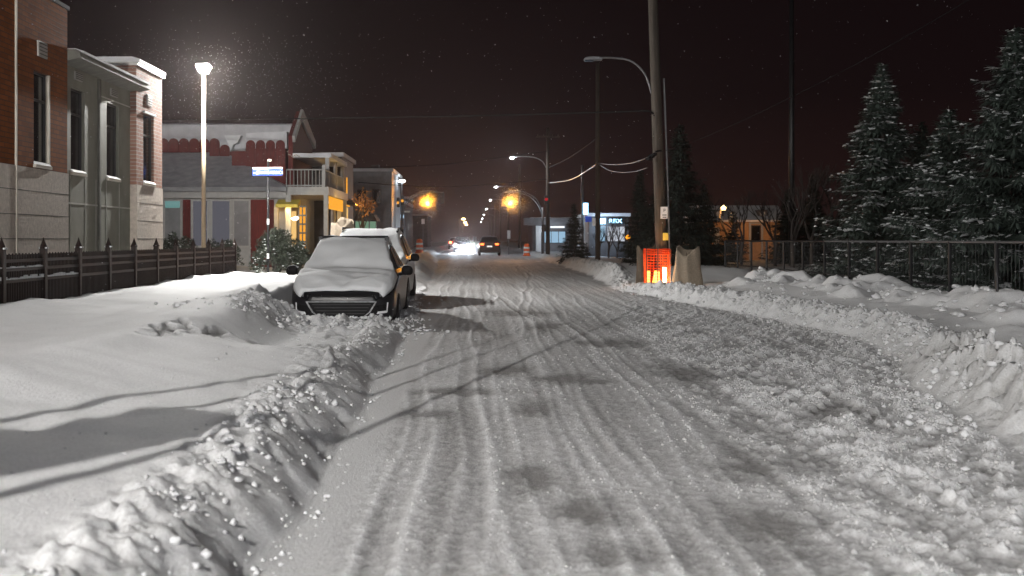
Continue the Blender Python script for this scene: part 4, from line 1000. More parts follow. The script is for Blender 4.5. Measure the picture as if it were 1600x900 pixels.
# ------------------------------------------------------------------ orange mesh guard with a work light, burlap wrapped shrubs
cx, cy = PX(1026, 32.3), 32.3; cz = hz(cx, cy) - .02
net = thing('mesh_guard', 'glowing orange plastic mesh guard round the foot of the leaning pole', 'barrier', (cx, cy, cz))
zt = PZ(389, cy)
corners = [(PX(1008, cy)+.0, cy-.28), (PX(1024, cy), cy-.42), (PX(1045, cy), cy-.22), (PX(1046, cy), cy+.45), (PX(1010, cy), cy+.45)]
mb = MB(); top = MB(); n = len(corners)
for i in range(n):
    a, b = corners[i], corners[(i+1) % n]; L = math.hypot(b[0]-a[0], b[1]-a[1]); k = max(3, int(L/.085))
    for j in range(k+1):
        u = j/k; x, y = a[0]+(b[0]-a[0])*u, a[1]+(b[1]-a[1])*u
        mb.tube([(x, y, cz-.05), (x+.012*math.sin(j*2+i), y, (cz+zt)/2), (x+.02*math.sin(j+i), y, zt - .035*math.sin(math.pi*u) + .01*math.sin(j*3))], .009, 4)
    for q in range(15):
        z = cz + (zt-cz)*q/14 + .0; mb.tube([(a[0], a[1], z), ((a[0]+b[0])/2, (a[1]+b[1])/2, z-.015), (b[0], b[1], z+.004)], .008, 4)
    for q in range(3):
        z = zt - .02 - q*.055; top.tube([(a[0], a[1]-.004, z), ((a[0]+b[0])/2, (a[1]+b[1])/2-.004, z-.012), (b[0], b[1]-.004, z)], .017, 4)
mb.build('mesh', M['net'], net); top.build('top_band', M['net'], net)
st_ = MB()
for x, y in corners: st_.tube([(x, y, cz-.1), (x, y, zt+.03)], .016, 6)
st_.build('stake', M['wood_pole'], net)
wx, wy = PX(1037, cy), cy-.12
wl_ = thing('work_light', 'blazing upright work lamp standing inside the orange mesh guard', 'lamp', (wx, wy, cz))
MB().lathe((wx, wy, cz), [(.09, -.02), (.09, .02), (.03, .04), (.03, .07)], 10).build('foot', M['plastic'], wl_)
MB().tube([(wx, wy, cz+.06), (wx, wy, cz+.56)], .06, 10).build('lamp_tube', emit('work_lamp', (1, .62, .25), 14), wl_)
for a, w_ in ((1012.5, .05), (1026, .075)): MB().tube([(PX(a, cy), wy+.25, cz+.05), (PX(a, cy)+.03, wy+.25, cz+.46)], [w_*1.5, w_], 10).build('lamp_tube', emit('work_lamp_dim', (1, .42, .07), 5), wl_)
light('POINT', (wx-.22, wy-.1, cz+.30), 70, (1, .55, .2), wl_, rad=.06)
light('POINT', (wx+.12, wy-.42, cz+.18), 60, (1, .74, .5), wl_, rad=.06)  # unseen light added outside the mesh for the bright spill on the snow
def burlap(x, y, h, w0, w1, label, m, seed, notch):
    zb = hz(x, y) - .12; n = 44; rows = 20
    o = thing('wrapped_shrub', label, 'wrapped shrub', (x, y, zb), 'shrubs wrapped in burlap')
    mb = MB()
    for i in range(rows+1):
        u = i/rows
        for k in range(n):
            a = 2*math.pi*k/n; r = (w0*(1-u) + w1*u)/2*(1 + .06*math.sin(a*3+seed) + .05*math.sin(a*7+seed*2+u*2) + .03*math.sin(u*9+a*2))
            top = h*(1 - notch*math.exp(-((a-4.55)/.55)**2) + .05*math.sin(a*2+seed) + .02*math.sin(a*5+seed))
            mb.v.append((x + r*math.cos(a), y + r*.8*math.sin(a), zb + top*u))
    for i in range(rows):
        for k in range(n): mb.f.append((i*n+k, i*n+(k+1) % n, (i+1)*n+(k+1) % n, (i+1)*n+k))
    q = mb.build('burlap_wrap', m, o, True); md = q.modifiers.new('t', 'SOLIDIFY'); md.thickness = .015
    mb = MB(); rnd = random.Random(seed)
    for k in range(9):
        a = rnd.uniform(0, 6.28); r = rnd.uniform(.05, .2); mb.tube([(x, y, zb), (x+r*math.cos(a), y+r*math.sin(a), zb+h*rnd.uniform(.6, .95))], [.015, .006], 5)
    mb.build('stem', M['twig'], o)
burlap(PX(1074, 31.5), 31.5, 1.14, .88, .60, 'tan burlap wrapped shrub with a notched top beside the orange mesh', M['burlap'], 3, .17)
burlap(PX(1009, 34.5), 34.5, 1.25, .62, .52, 'dim burlap wrapped shrub standing behind the orange mesh', mat('shaded_burlap', (.09, .07, .05), .95, bmp=.6, bscale=110), 8, .1)  # cloth colour darkened to stand for the dimness behind the mesh
bs = burlap(PX(536, 33), 33, PZ(346, 33)-hz(PX(536, 33), 33)+.15, .72, .62, 'pale cloth wrapped shrub peeping over the snowy roof of the crossover', M['burlap'], 5, .16)

# ------------------------------------------------------------------ right fence, marker stake
RF = 9.26
rf = thing('metal_fence', 'low black metal fence with a thin top rail before the snowy spruces', 'fence', (RF, 28, .1))
ys_ = [F*RF/dx for dx in (817, 747, 686, 630)]
yk = 8.4; post_y = []
while yk < 44: post_y.append(yk); yk += 2.0
for y in post_y: MB().tube([(RF, y, -.1), (RF, y, 1.36)], .035, 8).build('post', M['black_iron'], rf)
for a, b in zip(post_y, post_y[1:]):
    MB().tube([(RF, a, 1.35), (RF, b, 1.35)], .024, 6).build('top_rail', M['galv'] if a < 30 else M['black_iron'], rf)
    mb = MB().tube([(RF, a, .5), (RF, b, .5)], .018, 6)
    k = 14
    for j in range(1, k): q = a + (b-a)*j/k; mb.tube([(RF, q, .0), (RF, q, 1.33)], .004, 4)
    mb.build('infill', M['black_iron'], rf)
stx, sty = PX(1557, 17), 17
st = thing('marker_stake', 'thin dark marker stake stuck in the snow in front of the right fence', 'stake', (stx, sty, .2))
MB().tube([(stx, sty, .0), (stx+.02, sty, 1.25)], .022, 8).build('stake', M['black_iron'], st, True)

# ------------------------------------------------------------------ trees
def spruce(x, y, H, rad, label, snow=True, seed=1, dens=1.0, m='needles', group='snow dusted spruces behind the fence', zoff=0):
    rnd = random.Random(seed); zb = zoff
    root = thing('spruce_tree', label, 'tree', (x, y, zb), group)
    MB().tube([(x, y, zb-.3), (x+.04, y, zb+H*.5), (x, y, zb+H)], [H*.022, H*.012, .01], 8).build('trunk', M['bark'], root, True)
    cr_ = MB(); sn = MB(); z = .12; UP = Vector((0, 0, 1))
    def quad(mb, p, d, side, ln, wd):
        a = p; b = p + d*ln*.4 + side*wd; c = p + d*ln; e2 = p + d*ln*.4 - side*wd
        n = len(mb.v); mb.v += [tuple(a), tuple(b), tuple(c), tuple(e2)]; mb.f.append((n, n+1, n+2, n+3))
    while z < H*.99:
        u = z/H; Lr = rad*(1-u)**.96*1.08*(.86+.14*math.sin(z*5+seed)) + .07
        nb = max(6, int((10 + 13*(1-u))*dens))
        for k in range(nb):
            az = rnd.uniform(0, 6.283); L = Lr*rnd.uniform(.55, 1.15)*(1 + .10*math.sin(az*2+seed)); ca, sa = math.cos(az), math.sin(az)
            out_ = Vector((ca, sa, 0)); lat = Vector((-sa, ca, 0)); droop = rnd.uniform(.12, .34)
            load = rnd.random()**2.4
            stp = .10; r = L*.12
            while r < L:
                w = r/L; p = Vector((x, y, zb+z)) + out_*r + Vector((0, 0, .10*r - droop*r*r/max(L, .3)*.9 + .14*w**4*L))
                tl_ = (.42*(1-w)+.14)*min(1, L+.2)*rnd.uniform(.7, 1.25)
                for sg in (1, -1):
                    d = (out_*rnd.uniform(.5, .95) + lat*sg*rnd.uniform(.35, .9) + Vector((0, 0, rnd.uniform(-.55, .0)))).normalized()
                    for _q in range(2):
                        d2 = (d + Vector((rnd.uniform(-.4, .4), rnd.uniform(-.4, .4), rnd.uniform(-.35, .15)))).normalized(); quad(cr_, p, d2, (UP.cross(d2)*.9 + Vector((0, 0, rnd.uniform(-.6, .6)))), tl_+.10*rnd.random(), .022)
                    if snow and w > .34 and rnd.random() < .05 + 1.25*load:
                        dd = Vector((d.x, d.y, d.z*.5)).normalized(); q = p + dd*tl_*.25 + Vector((0, 0, .045)); quad(sn, q, dd, UP.cross(dd) + Vector((0, 0, rnd.uniform(-.3, .3))), tl_*rnd.uniform(.5, .9)+.05, (.022 + .062*load)*rnd.uniform(.6, 1.4))
                quad(cr_, p, (out_*.5 + lat*rnd.uniform(-.6, .6) - UP).normalized(), lat, .16+.14*rnd.random(), .026)
                r += stp*rnd.uniform(.8, 1.25)
            tip = Vector((x, y, zb+z)) + out_*L + Vector((0, 0, .10*L - droop*L*.9 + .14*L))
            quad(cr_, tip - out_*.1, (out_+Vector((0, 0, .25))).normalized(), lat, .26, .045)
            if snow and rnd.random() < .75: sn.blob(tip - out_*.10 + Vector((0, 0, .03)), rnd.uniform(.03, .065), sq=.5)
        z += (.13 + .06*rnd.random())*(1.15 if u < .5 else .95)
    cr_.build('crown', M[m], root, recalc=False)
    if snow: sn.build('snow_load', M['snow_car'], root, recalc=False)
    return root
spruce(PX(1378, 33), 33, PZ(100, 33)+.15, 2.5, 'snow dusted spruce standing apart on the left of the fence row', seed=11, zoff=-.1)
spruce(PX(1482, 30), 30, PZ(165, 30)+.1, 2.4, 'shorter snow dusted spruce in the middle of the fence row', seed=12, zoff=-.1)
spruce(PX(1585, 27), 27, PZ(40, 27)+.1, 3.0, 'tallest snow dusted spruce at the right edge of the picture', seed=13, zoff=-.1)
spruce(PX(1440, 39), 39, PZ(190, 39), 2.2, 'dark spruce filling the gap behind the snow dusted fence row', snow=False, seed=17, m='needles_dark', dens=.8, group='dark spruces')
spruce(PX(1062, 44), 44, PZ(192, 44), 1.9, 'tall dark spruce rising just right of the leaning utility pole', snow=False, seed=14, m='needles_dark', dens=.8, group='dark spruces')
spruce(PX(1000, 50), 50, PZ(262, 50), 1.0, 'dark spruce between the slim pale pole and the leaning pole', snow=False, seed=15, m='needles_dark', dens=.8, group='dark spruces')
spruce(PX(1028, 52), 52, PZ(275, 52), 1.3, 'dark spruce half hidden behind the leaning pole', snow=False, seed=18, m='needles_dark', dens=.8, group='dark spruces')
spruce(PX(897, 62), 62, PZ(318, 62), .95, 'small dark spruce on the snowy verge left of the blue lit shop', snow=False, seed=16, m='needles_dark', dens=.8, group='dark spruces')
for px, y, top, rad_, lab, sd in ((1146, 57, 330, .9, 'small dark spruce in front of the orange house lamp', 21), (1100, 50, 285, 1.3, 'broad dark spruce at the left end of the orange house', 22), (1232, 53, 292, 1.4, 'dark spruce just past the right end of the orange house', 23), (1272, 56, 272, 1.5, 'dark spruce between the orange house and the frosted spruces', 24)):
    spruce(PX(px, y), y, PZ(top, y), rad_, lab, snow=False, seed=sd, m='needles_dark', dens=.7, group='dark spruces')
def bare_tree(x, y, H, label, seed, spread=1.0, group='bare trees behind the right fence', m='twig', zb=0, leaves=None):
    rnd = random.Random(seed); root = thing('bare_tree' if not leaves else 'young_tree', label, 'tree', (x, y, zb), group)
    tr = MB(); br = MB(); ends = []
    def grow(p, d, L, r, lv):
        q = p + d*L; mid = p + d*L*.5 + Vector((rnd.uniform(-1, 1), rnd.uniform(-1, 1), 0))*L*.06
        (tr if lv == 0 else br).tube([p, mid, q], [r, r*.85, r*.68], 6 if lv < 2 else 4, cap=False)
        if lv > 2: ends.append(q)
        if lv >= 5: return
        for k in range(3 if lv in (0, 1, 3) else 2):
            ax = Vector((rnd.uniform(-1, 1), rnd.uniform(-1, 1), rnd.uniform(.1, .8)))*spread
            grow(q - d*L*rnd.uniform(0, .3), (d + ax*.75).normalized(), L*rnd.uniform(.58, .8), r*.6, lv+1)
    grow(Vector((x, y, zb-.2)), Vector((0, 0, 1)), H*.28, H*.016, 0)
    tr.build('trunk', M['bark'], root, True, recalc=False); br.build('branches', M[m], root, recalc=False)
    if leaves:
        lf = MB()
        for q in ends:
            for _ in range(leaves):
                p = q + Vector((rnd.gauss(0, .10), rnd.gauss(0, .10), rnd.gauss(0, .12))); a = Vector((rnd.uniform(-1, 1), rnd.uniform(-1, 1), rnd.uniform(-1, .3))).normalized(); b = a.cross(Vector((.3, .5, .8))).normalized()
                n = len(lf.v); lf.v += [tuple(p), tuple(p+a*.06+b*.035), tuple(p+a*.12), tuple(p+a*.06-b*.035)]; lf.f.append((n, n+1, n+2, n+3))
        lf.build('leaves', M['gold_leaf'], root, recalc=False)
    return root
for k, (px, y, h) in enumerate(((1108, 52, 5.5), (1160, 50, 5.2), (1213, 47, 5.4), (1238, 44, 6.2), (1268, 46, 6.0), (1300, 50, 7.0))):
    bare_tree(PX(px, y), y, h, ['bare dark tree left of the orange lit house', 'bare dark tree in front of the orange house door', 'bare dark tree at the right corner of the orange house',
       'tallish bare tree just right of the orange house', 'bare dark tree between the orange house and the first spruce', 'tallest bare tree close behind the left spruce'][k], 30+k)
for k, (px, y, h) in enumerate(((951, 66, 3.6), (965, 67, 3.8), (936, 66, 3.2))):
    bare_tree(PX(px, y), y, h, ['bare sapling silhouetted before the middle of the blue lit shop window', 'bare sapling silhouetted before the right end of the blue lit shop', 'bare sapling silhouetted before the left end of the blue lit shop'][k], 50+k, group='saplings before the blue lit shop')
bare_tree(PX(562, 56), 56, 5.4, 'slender young tree holding golden lit leaves on the left pavement', 61, spread=.45, group=None, leaves=3)
light('POINT', (PX(566, 54), 54, 2.2), 90, (1, .62, .2), None, rad=.1)

def shrub(x, y, w, d, h, label, seed, n=900, snow=.25, group='snow dusted shrubs'):
    rnd = random.Random(seed); zb = hz(x, y) if y < 600 else 0
    root = thing('shrub', label, 'shrub', (x, y, zb), group); st = MB(); lf = MB(); sn = MB()
    for k in range(26):
        a = rnd.uniform(0, 6.28); q = rnd.uniform(.2, .9)
        st.tube([(x, y, zb-.1), (x + w*.25*q*math.cos(a), y + d*.25*q*math.sin(a), zb+h*.5), (x + w*.5*q*math.cos(a), y + d*.5*q*math.sin(a), zb + h*rnd.uniform(.6, .95)*math.sqrt(1-q*q*.6))], [.03, .015, .005], 5)
    st.build('stems', M['twig'], root, recalc=False)
    for k in range(n):
        a = rnd.uniform(0, 6.28); q = math.sqrt(rnd.random()); e2 = math.sqrt(max(0, 1-q*q)); lump = 1 + .22*math.sin(a*3+seed) + .12*math.sin(a*7+seed)
        p = Vector((x + w/2*q*lump*math.cos(a), y + d/2*q*lump*math.sin(a), zb + h*(.1 + .9*e2*rnd.uniform(.55, 1.05))))
        for _ in range(7):
            dv = Vector((rnd.uniform(-1, 1), rnd.uniform(-1, 1), rnd.uniform(-.3, 1))).normalized(); s_ = dv.cross(Vector((.2, .6, .75))).normalized()
            i = len(lf.v); lf.v += [tuple(p), tuple(p+dv*.05+s_*.014), tuple(p+dv*.12), tuple(p+dv*.05-s_*.014)]; lf.f.append((i, i+1, i+2, i+3))
        if rnd.random() < snow*1.6 and math.sin(a*4+seed*3+q*5) > -.2: sn.blob(p + Vector((0, 0, .03)), rnd.uniform(.012, .05), sq=.45)
    lf.build('foliage', M['shrub_leaf'], root, recalc=False)
    sn.build('snow_load', M['snow_car'], root, True, recalc=False)
shrub(PX(432, 36), 36, 1.55, 1.2, PZ(357, 36)-.25, 'big rounded snowy evergreen shrub beside the street name sign', 71, 1100, .22)
shrub(PX(466, 38), 38, .9, .9, PZ(376, 38)-.2, 'small snowy shrub tucked against the big rounded one', 72, 500, .2)
for k, px in enumerate((268, 292, 334, 356)):
    shrub(PX(px, 45), 45, .9, .8, PZ((366, 372, 376, 377)[k], 45)-.2, ['low snowy shrub at the brick building corner', 'low snowy shrub just left of the lit street lamp post', 'low snowy shrub just right of the lit street lamp post', 'low snowy shrub beneath the red shop panel'][k], 73+k, 380, .3)

# ------------------------------------------------------------------ red shop across the side street
RY = 50.0
X5 = lambda px, Y=RY: PX(px, Y)
Z5 = lambda py, Y=RY: PZ(py, Y)
rb = thing('red_shop', 'red boarded shop with scalloped upper wall, snowy roof and white balcony', 'building', (-11, 52, 0))
MB().box(-17, X5(447), RY, 58, 0, Z5(310)).build('wall', M['white_paint'], rb)
MB().box(-17.2, X5(449), RY-.25, RY+.3, Z5(309.8), Z5(293)).build('frieze', M['white_paint'], rb)
mb = MB().box(-17.25, X5(450), RY-.42, RY-.252, Z5(300), Z5(292.6)); mb.build('gutter', M['grey_siding'], rb)
# lean-to hipped roof, snow on it
zA = Z5(292.5); zB = Z5(235, 53.2)
mb = MB(); xR, xT = X5(449), X5(346, 53.2)
mb.add([(-17.3, RY-.45, zA), (xR, RY-.45, zA), (xT, 53.2, zB), (-17.3, 53.2, zB), (xR, 53.2, zA), (-17.3, 53.2, zA)], [(0, 1, 2, 3), (1, 4, 2), (0, 3, 5), (0, 5, 4, 1), (2, 4, 5, 3)])
mb.build('lower_roof', mat('grey_roof_snow', (.27, .27, .29), .9, var=.2, scale=3, bmp=.3, bscale=12), rb)  # darker grey than the upper roof
# upper storey
MB().box(-17, X5(456, 53), 53.0, 58, zA-.5, Z5(236, 53)).build('upper_wall', M['red_board'], rb)
def arched(mb, x0, x1, z0, z1, y0, y1):
    r = (x1-x0)/2; c = (x0+x1)/2
    mb.prism([(x0, z0), (x1, z0)] + [(c + r*math.cos(math.pi*k/10), z1-r + r*math.sin(math.pi*k/10)) for k in range(11)], 'y', y0, y1)
sc1 = MB(); wst = X5(263, 52.6)-X5(247, 52.6)
for k in range(9):
    a = X5(247 - 16 + 16*k, 52.6)
    if a > X5(345, 52.6): break
    arched(sc1, a+.012, a+wst-.012, Z5(238 + max(0, (k-5))*6, 52.6), Z5(216 + max(0, k-6)*10, 52.6), 52.58, 52.71)
sc1.build('scalloped_boards', M['red_board'], rb)
by = 51.6
bay = MB().box(X5(384, by), X5(446, by), by, 53.0, zA+.02, Z5(232, by)).build('bay_wall', M['red_board'], rb)
sc2 = MB(); w2 = (X5(446, by)-X5(384, by))/4
for k in range(4): a = X5(384, by)+w2*k; arched(sc2, a+.015, a+w2-.015, Z5(283, by), Z5(219, by), by-.05, by-.002)
sc2.build('scalloped_boards', M['red_board'], bay)
mb = MB().prism([(53.0, zA), (53, Z5(252, 52.8)), (by, Z5(236, by)), (by, zA)], 'x', X5(368, 52.4), X5(384, by)-.002); mb.build('bay_return', M['red_board'], rb)
# main snowy roof, hanging over the scallops
zr0, zr1 = Z5(234, 52.8), Z5(199, 55)
mb = MB(); mb.prism([(52.80, zr0), (52.74, zr0+.08), (53.25, zr1-.05), (53.6, zr1+.04), (56, zr1), (58.2, zr0+.05), (58.2, zr0-.1), (53.1, zr0-.1)], 'x', -17.3, X5(455, 53)-.0); mb.build('upper_roof', M['snow_roof'], rb)
mb = MB(); mb.prism([(X5(352, 52.5), Z5(212, 52.5)), (X5(378, 52.5), Z5(212, 52.5)), (X5(372, 52.5), Z5(224, 52.5)), (X5(366, 52.5), Z5(226, 52.5)), (X5(362, 52.5), Z5(236, 52.5)), (X5(357, 52.5), Z5(224, 52.5))], 'y', 52.3, 52.74); mb.build('snow_slip', M['snow_car'], rb)
mb = MB(); mb.prism([(X5(384, by)-.1, Z5(231.5, by)), (X5(448, by), Z5(231.5, by)), (X5(448, by), Z5(205, by)), (X5(384, by), Z5(208, by))], 'y', by+.05, 53.2); mb.build('bay_snow', M['snow_roof'], rb)
# gable facing the street
gx = -8.05
mb = MB(); mb.prism([(51.3, zA), (57.5, zA), (57.5, Z5(222, 57)), (53.6, Z5(174, 53.6)), (51.3, Z5(212, 51.3))], 'x', gx-.2, gx); mb.build('gable_wall', M['red_board'], rb)
mb = MB(); mb.prism([(53.6, Z5(171, 53.6)), (57.9, Z5(221, 57.8)), (57.9, Z5(232, 57.8)), (53.6, Z5(190, 53.6))], 'x', gx+.002, gx+.12); mb.prism([(51.1, Z5(212, 51.1)), (53.6, Z5(171, 53.6)), (53.6, Z5(182, 53.6)), (51.2, Z5(222, 51.2))], 'x', gx+.002, gx+.12)
mb.build('bargeboard', M['white_paint'], rb)
mb = MB()
for k in range(9): mb.blob((X5(449+k*2.3, 50.9), 50.9, Z5(243 - 1.5*math.sin(k*1.3) - (6 if k == 0 else 0), 50.9)), .03)
mb.build('string_lights', emit('string_bulbs', (1, .85, .7), .35), rb)
# windows and panels of the shop front
for k, (a, b, zt_, zb_, m) in enumerate(((256, 284, 312, 386, 'lit_window_grey'), (300, 326, 312, 386, 'lit_window_grey'), (330, 361, 312, 386, 'lit_window_grey'), (364, 391, 312, 386, 'lit_window_grey'))):
    fr = MB(); x0, x1, z0, z1 = X5(a), X5(b), Z5(zb_), Z5(zt_); e_ = .06
    fr.box(x0, x0+e_, RY-.06, RY-.002, z0, z1); fr.box(x1-e_, x1, RY-.06, RY-.002, z0, z1); fr.box(x0+e_, x1-e_, RY-.06, RY-.002, z0, z0+e_); fr.box(x0+e_, x1-e_, RY-.06, RY-.002, z1-e_, z1)
    w = fr.build('window', M['white_paint'], rb)
    if k == 0:
        MB().box(x0+e_, x1-e_, RY-.03, RY-.01, z0+e_, Z5(325)).build('pane', M['grey_siding'], w)
        MB().box(x0+e_, x1-e_, RY-.03, RY-.01, Z5(324.8), z1-e_).build('lit_pane', M['lit_window_teal'], w)
    else:
        MB().box(x0+e_, x1-e_, RY-.03, RY-.01, z0+e_, z1-e_).build('pane', M['lit_window_grey'] if k < 3 else M['grey_siding'], w)
        if k in (3,): MB().prism([(x0+e_, Z5(336)), (x1-e_, Z5(331)), (x1-e_, z0+e_), (x0+e_, z0+e_)], 'y', RY-.04, RY-.031).build('snow_reflection_panel', M['pale_wall'], w).name = 'pane_reflection'  # pale panel paints the snow's reflection into the last pane
    MB().box(x0-.05, x1+.05, RY-.12, RY-.062, z0-.08, z0-.002).build('sill', M['white_paint'], w)
for a, b in ((286, 298), (392, 430)): 
    MB().box(X5(a), X5(b), RY-.05, RY-.002, .2, Z5(312)).build('red_panel', M['red_board'], rb)
# porch, balcony
pz = Z5(292); bx0, bx1 = X5(447)+.02, X5(505)
MB().box(bx0, bx1+.25, RY-.1, 57.5, pz-.35, pz).build('balcony_deck', M['white_paint'], rb)
def rail(mb, a, b, z0, z1, n):
    a, b = Vector(a), Vector(b)
    for z in (z0+.06, z1): mb.tube([(a.x, a.y, z), (b.x, b.y, z)], .03, 6)
    for k in range(n+1): p = a.lerp(b, k/n); mb.tube([(p.x, p.y, z0), (p.x, p.y, z1)], .018, 5)
mb = MB(); zrl = Z5(265); rail(mb, (bx0, RY, 0), (bx1, RY, 0), pz, zrl, 10); rail(mb, (bx1+.05, RY, 0), (bx1+.05, 57.4, 0), pz, zrl, 40)
mb.box(bx1-.05, bx1+.09, RY-.06, RY+.06, pz, Z5(257.5)); mb.build('balcony_railing', M['white_paint'], rb)
MB().box(-8.04, bx1+.2, 51.2, 57.6, Z5(243), Z5(236)).build('porch_roof', M['snow_roof'], rb)
mb = MB()
for y in (51.4, 54.4, 57.3): mb.box(bx1-.08, bx1+.08, y-.08, y+.08, pz, Z5(243))
for y in (50.1, 52.6, 55.0, 57.3): mb.box(bx1+.02, bx1+.2, y-.09, y+.09, 0, pz-.35)
mb.box(X5(430), X5(436), RY-.3, RY-.1, 0, Z5(312)); mb.box(X5(449), X5(457), RY-.5, RY-.3, 0, pz-.36)
mb.build_each('column', M['white_paint'], rb)
MB().box(-8.0, -7.94, 50.3, 57.4, 0, pz-.36).build('shop_front', M['grey_siding'], rb)
mb = MB().prism([(RY-.9, Z5(320)), (RY-.9, Z5(325)), (RY-.12, Z5(323)), (RY-.12, Z5(312))], 'x', X5(436), X5(470)); aw = mb.build('awning', M['yellow'], rb)
MB().box(bx1+.21, bx1+.24, 50.2, 55.5, pz-.95, pz-.40).build('lit_fascia', M['neon'], rb)
dr = MB().box(X5(455), X5(463), RY-.04, RY-.0, .3, Z5(330)).build('door', M['lit_window_warm'], rb)
tr_ = MB()
for k in range(7): z = .5 + k*.38; tr_.box(X5(468), X5(480), RY-.36, RY-.33, z, z+.07)
for x in (468, 473.5, 479): tr_.box(X5(x), X5(x)+.05, RY-.33, RY-.31, .3, Z5(322))
tr_.build('trellis', M['frame_dark'], rb)
MB().box(X5(469), X5(479.5), RY+.0-.2, RY-.15, .4, Z5(322)).build('glowing_panel', M['neon'], rb)
lz_ = (X5(465.5), RY-.75, Z5(342))
lm = MB(); lm.blob(lz_, .13); lm.build('wall_lamp', emit('porch_bulb', (1, .85, .6), 12), rb, True)
light('POINT', (lz_[0]-.1, lz_[1]-.2, lz_[2]+.05), 26, (1, .68, .28), rb, rad=.1)
light('POINT', (X5(452), RY-.65, Z5(329)), 18, (1, .55, .12), rb, rad=.1)
light('POINT', (bx1+.7, 52.5, pz-.7), 24, (1, .55, .12), rb, rad=.1)

# ------------------------------------------------------------------ more of the left side street front
def block(name, label, x0, x1, y0, y1, z1, wm, rm='snow_roof', group='dark shop buildings along the left pavement', org=None):
    b = thing(name, label, 'building', ((x0+x1)/2, (y0+y1)/2, 0), group)
    MB().box(x0, x1, y0, y1, 0, z1).build('wall', wm, b)
    MB().box(x0-.15, x1+.15, y0-.15, y1+.15, z1+.002, z1+.22).build('roof', M[rm], b)
    return b
def win(b, x0, x1, y, z0, z1, m, n=1):
    fr = MB(); e_ = .05; fr.box(x0, x0+e_, y-.08, y-.003, z0, z1); fr.box(x1-e_, x1, y-.08, y-.003, z0, z1); fr.box(x0+e_, x1-e_, y-.08, y-.003, z0, z0+e_); fr.box(x0+e_, x1-e_, y-.08, y-.003, z1-e_, z1)
    for k in range(1, n): q = x0+(x1-x0)*k/n; fr.box(q-.025, q+.025, y-.078, y-.004, z0+e_, z1-e_)
    w = fr.build('window', M['frame_dark'], b); MB().box(x0+e_, x1-e_, y-.04, y-.006, z0+e_, z1-e_).build('pane', m, w); return w
n1 = block('shop_building', 'narrow dark shop with orange neon strips next to the red shop', -12, -6.9, 60, 66, PZ(245, 60), M['dark_siding'])
mb = MB()
for y in (60.6, 62.2): mb.box(-6.88, -6.82, y, y+.12, PZ(312, 62), PZ(277, 62))
mb.box(-6.88, -6.82, 60.6, 63.5, PZ(322, 62), PZ(317, 62)); mb.build_each('neon_strip', M['neon'], n1)
mb = MB().prism([(-6.88, PZ(308, 61)), (-6.2, PZ(318, 61)), (-6.2, PZ(321, 61)), (-6.88, PZ(319, 61))], 'y', 60.3, 63.8); mb.build('awning', M['frame_dark'], n1)
mb = MB()
for y in (60.7, 62.4): mb.box(-6.88, -6.83, y, y+.25, PZ(372, 62), PZ(324, 62))
mb.build_each('lit_doorway', M['lit_window_warm'], n1)
light('POINT', (-6.0, 61.8, 2.6), 25, (1, .55, .12), n1, rad=.1)
vs = thing('shop_sign', 'upright shop sign outlined in white neon above the left pavement', 'sign', (PX(517, 59), 59, 3))
MB().box(PX(514, 59), PX(521, 59), 58.9, 59.0, PZ(318, 59), PZ(293, 59)).build('sign_board', M['frame_dark'], vs)
mb = MB(); pts = [(PX(513.5, 59), PZ(318, 59)), (PX(513.5, 59), PZ(297, 59)), (PX(515, 59), PZ(293.5, 59)), (PX(519.5, 59), PZ(293.5, 59)), (PX(521, 59), PZ(297, 59)), (PX(521, 59), PZ(318, 59))]
mb.tube([(a, 58.87, b) for a, b in pts], .035, 6); mb.build('neon_outline', M['neon_white'], vs)
MB().box(PX(521, 59), PX(524, 59), 58.93, 58.97, PZ(305, 59), PZ(303, 59)).build('bracket', M['frame_dark'], vs)
n2 = block('grey_building', 'plain grey two storey building beyond the golden young tree', PX(545, 84), PX(612, 84), 84, 94, PZ(268, 84), M['grey_siding'])
win(n2, PX(558, 84), PX(572, 84), 84, PZ(318, 84), PZ(296, 84), M['glass'], 2); win(n2, PX(582, 84), PX(596, 84), 84, PZ(318, 84), PZ(296, 84), M['glass'], 2)
MB().box(PX(580, 84)-.1, PX(590, 84), 85, 86, PZ(268, 84)+.22, PZ(256, 84)).build('chimney', M['dark_siding'], n2)
n3 = block('shop_building', 'corner shop with pale blue lit front behind the left signal mast', -11, PX(632, 100), 100, 112, PZ(318, 100), M['dark_siding'])
win(n3, PX(598, 100), PX(608, 100), 100, PZ(380, 100), PZ(340, 100), M['lit_window_blue'])
mb = MB().box(PX(597, 100), PX(631, 100), 99.5, 99.95, PZ(341, 100), PZ(335.5, 100)); mb.build('lit_canopy', emit('cool_canopy', (.5, .75, 1), .9), n3)
MB().box(PX(611, 100), PX(624, 100), 99.75, 99.95, PZ(361, 100), PZ(346, 100)).build('orange_sign', M['lit_orange_sign'], n3)
MB().box(PX(615, 100), PX(623, 100), 99.8, 99.96, PZ(385, 100), PZ(365, 100)).build('lit_panel', M['lit_window_blue'], n3)
light('POINT', (PX(612, 99), 98.6, 2.6), 45, (.6, .8, 1), n3, rad=.2)
for a in (605, 618): win(n3, PX(a, 100), PX(a+4, 100), 100, PZ(330, 100), PZ(322, 100), M['lit_window_grey'])
shl = thing('bus_shelter', 'small dark roofed shelter with greenish lit glass beyond the parked crossover', 'shelter', (PX(571, 62), 63, 0))
mb = MB().prism([(PX(552, 62), PZ(345, 62)), (PX(558, 62), PZ(335, 62)), (PX(584, 62), PZ(335, 62)), (PX(590, 62), PZ(345, 62))], 'y', 61.7, 64); mb.build('roof', M['dark_siding'], shl)
mb = MB()
for a in (554, 566, 577, 588): mb.box(PX(a, 62)-.03, PX(a, 62)+.03, 62, 62.06, 0, PZ(345, 62))
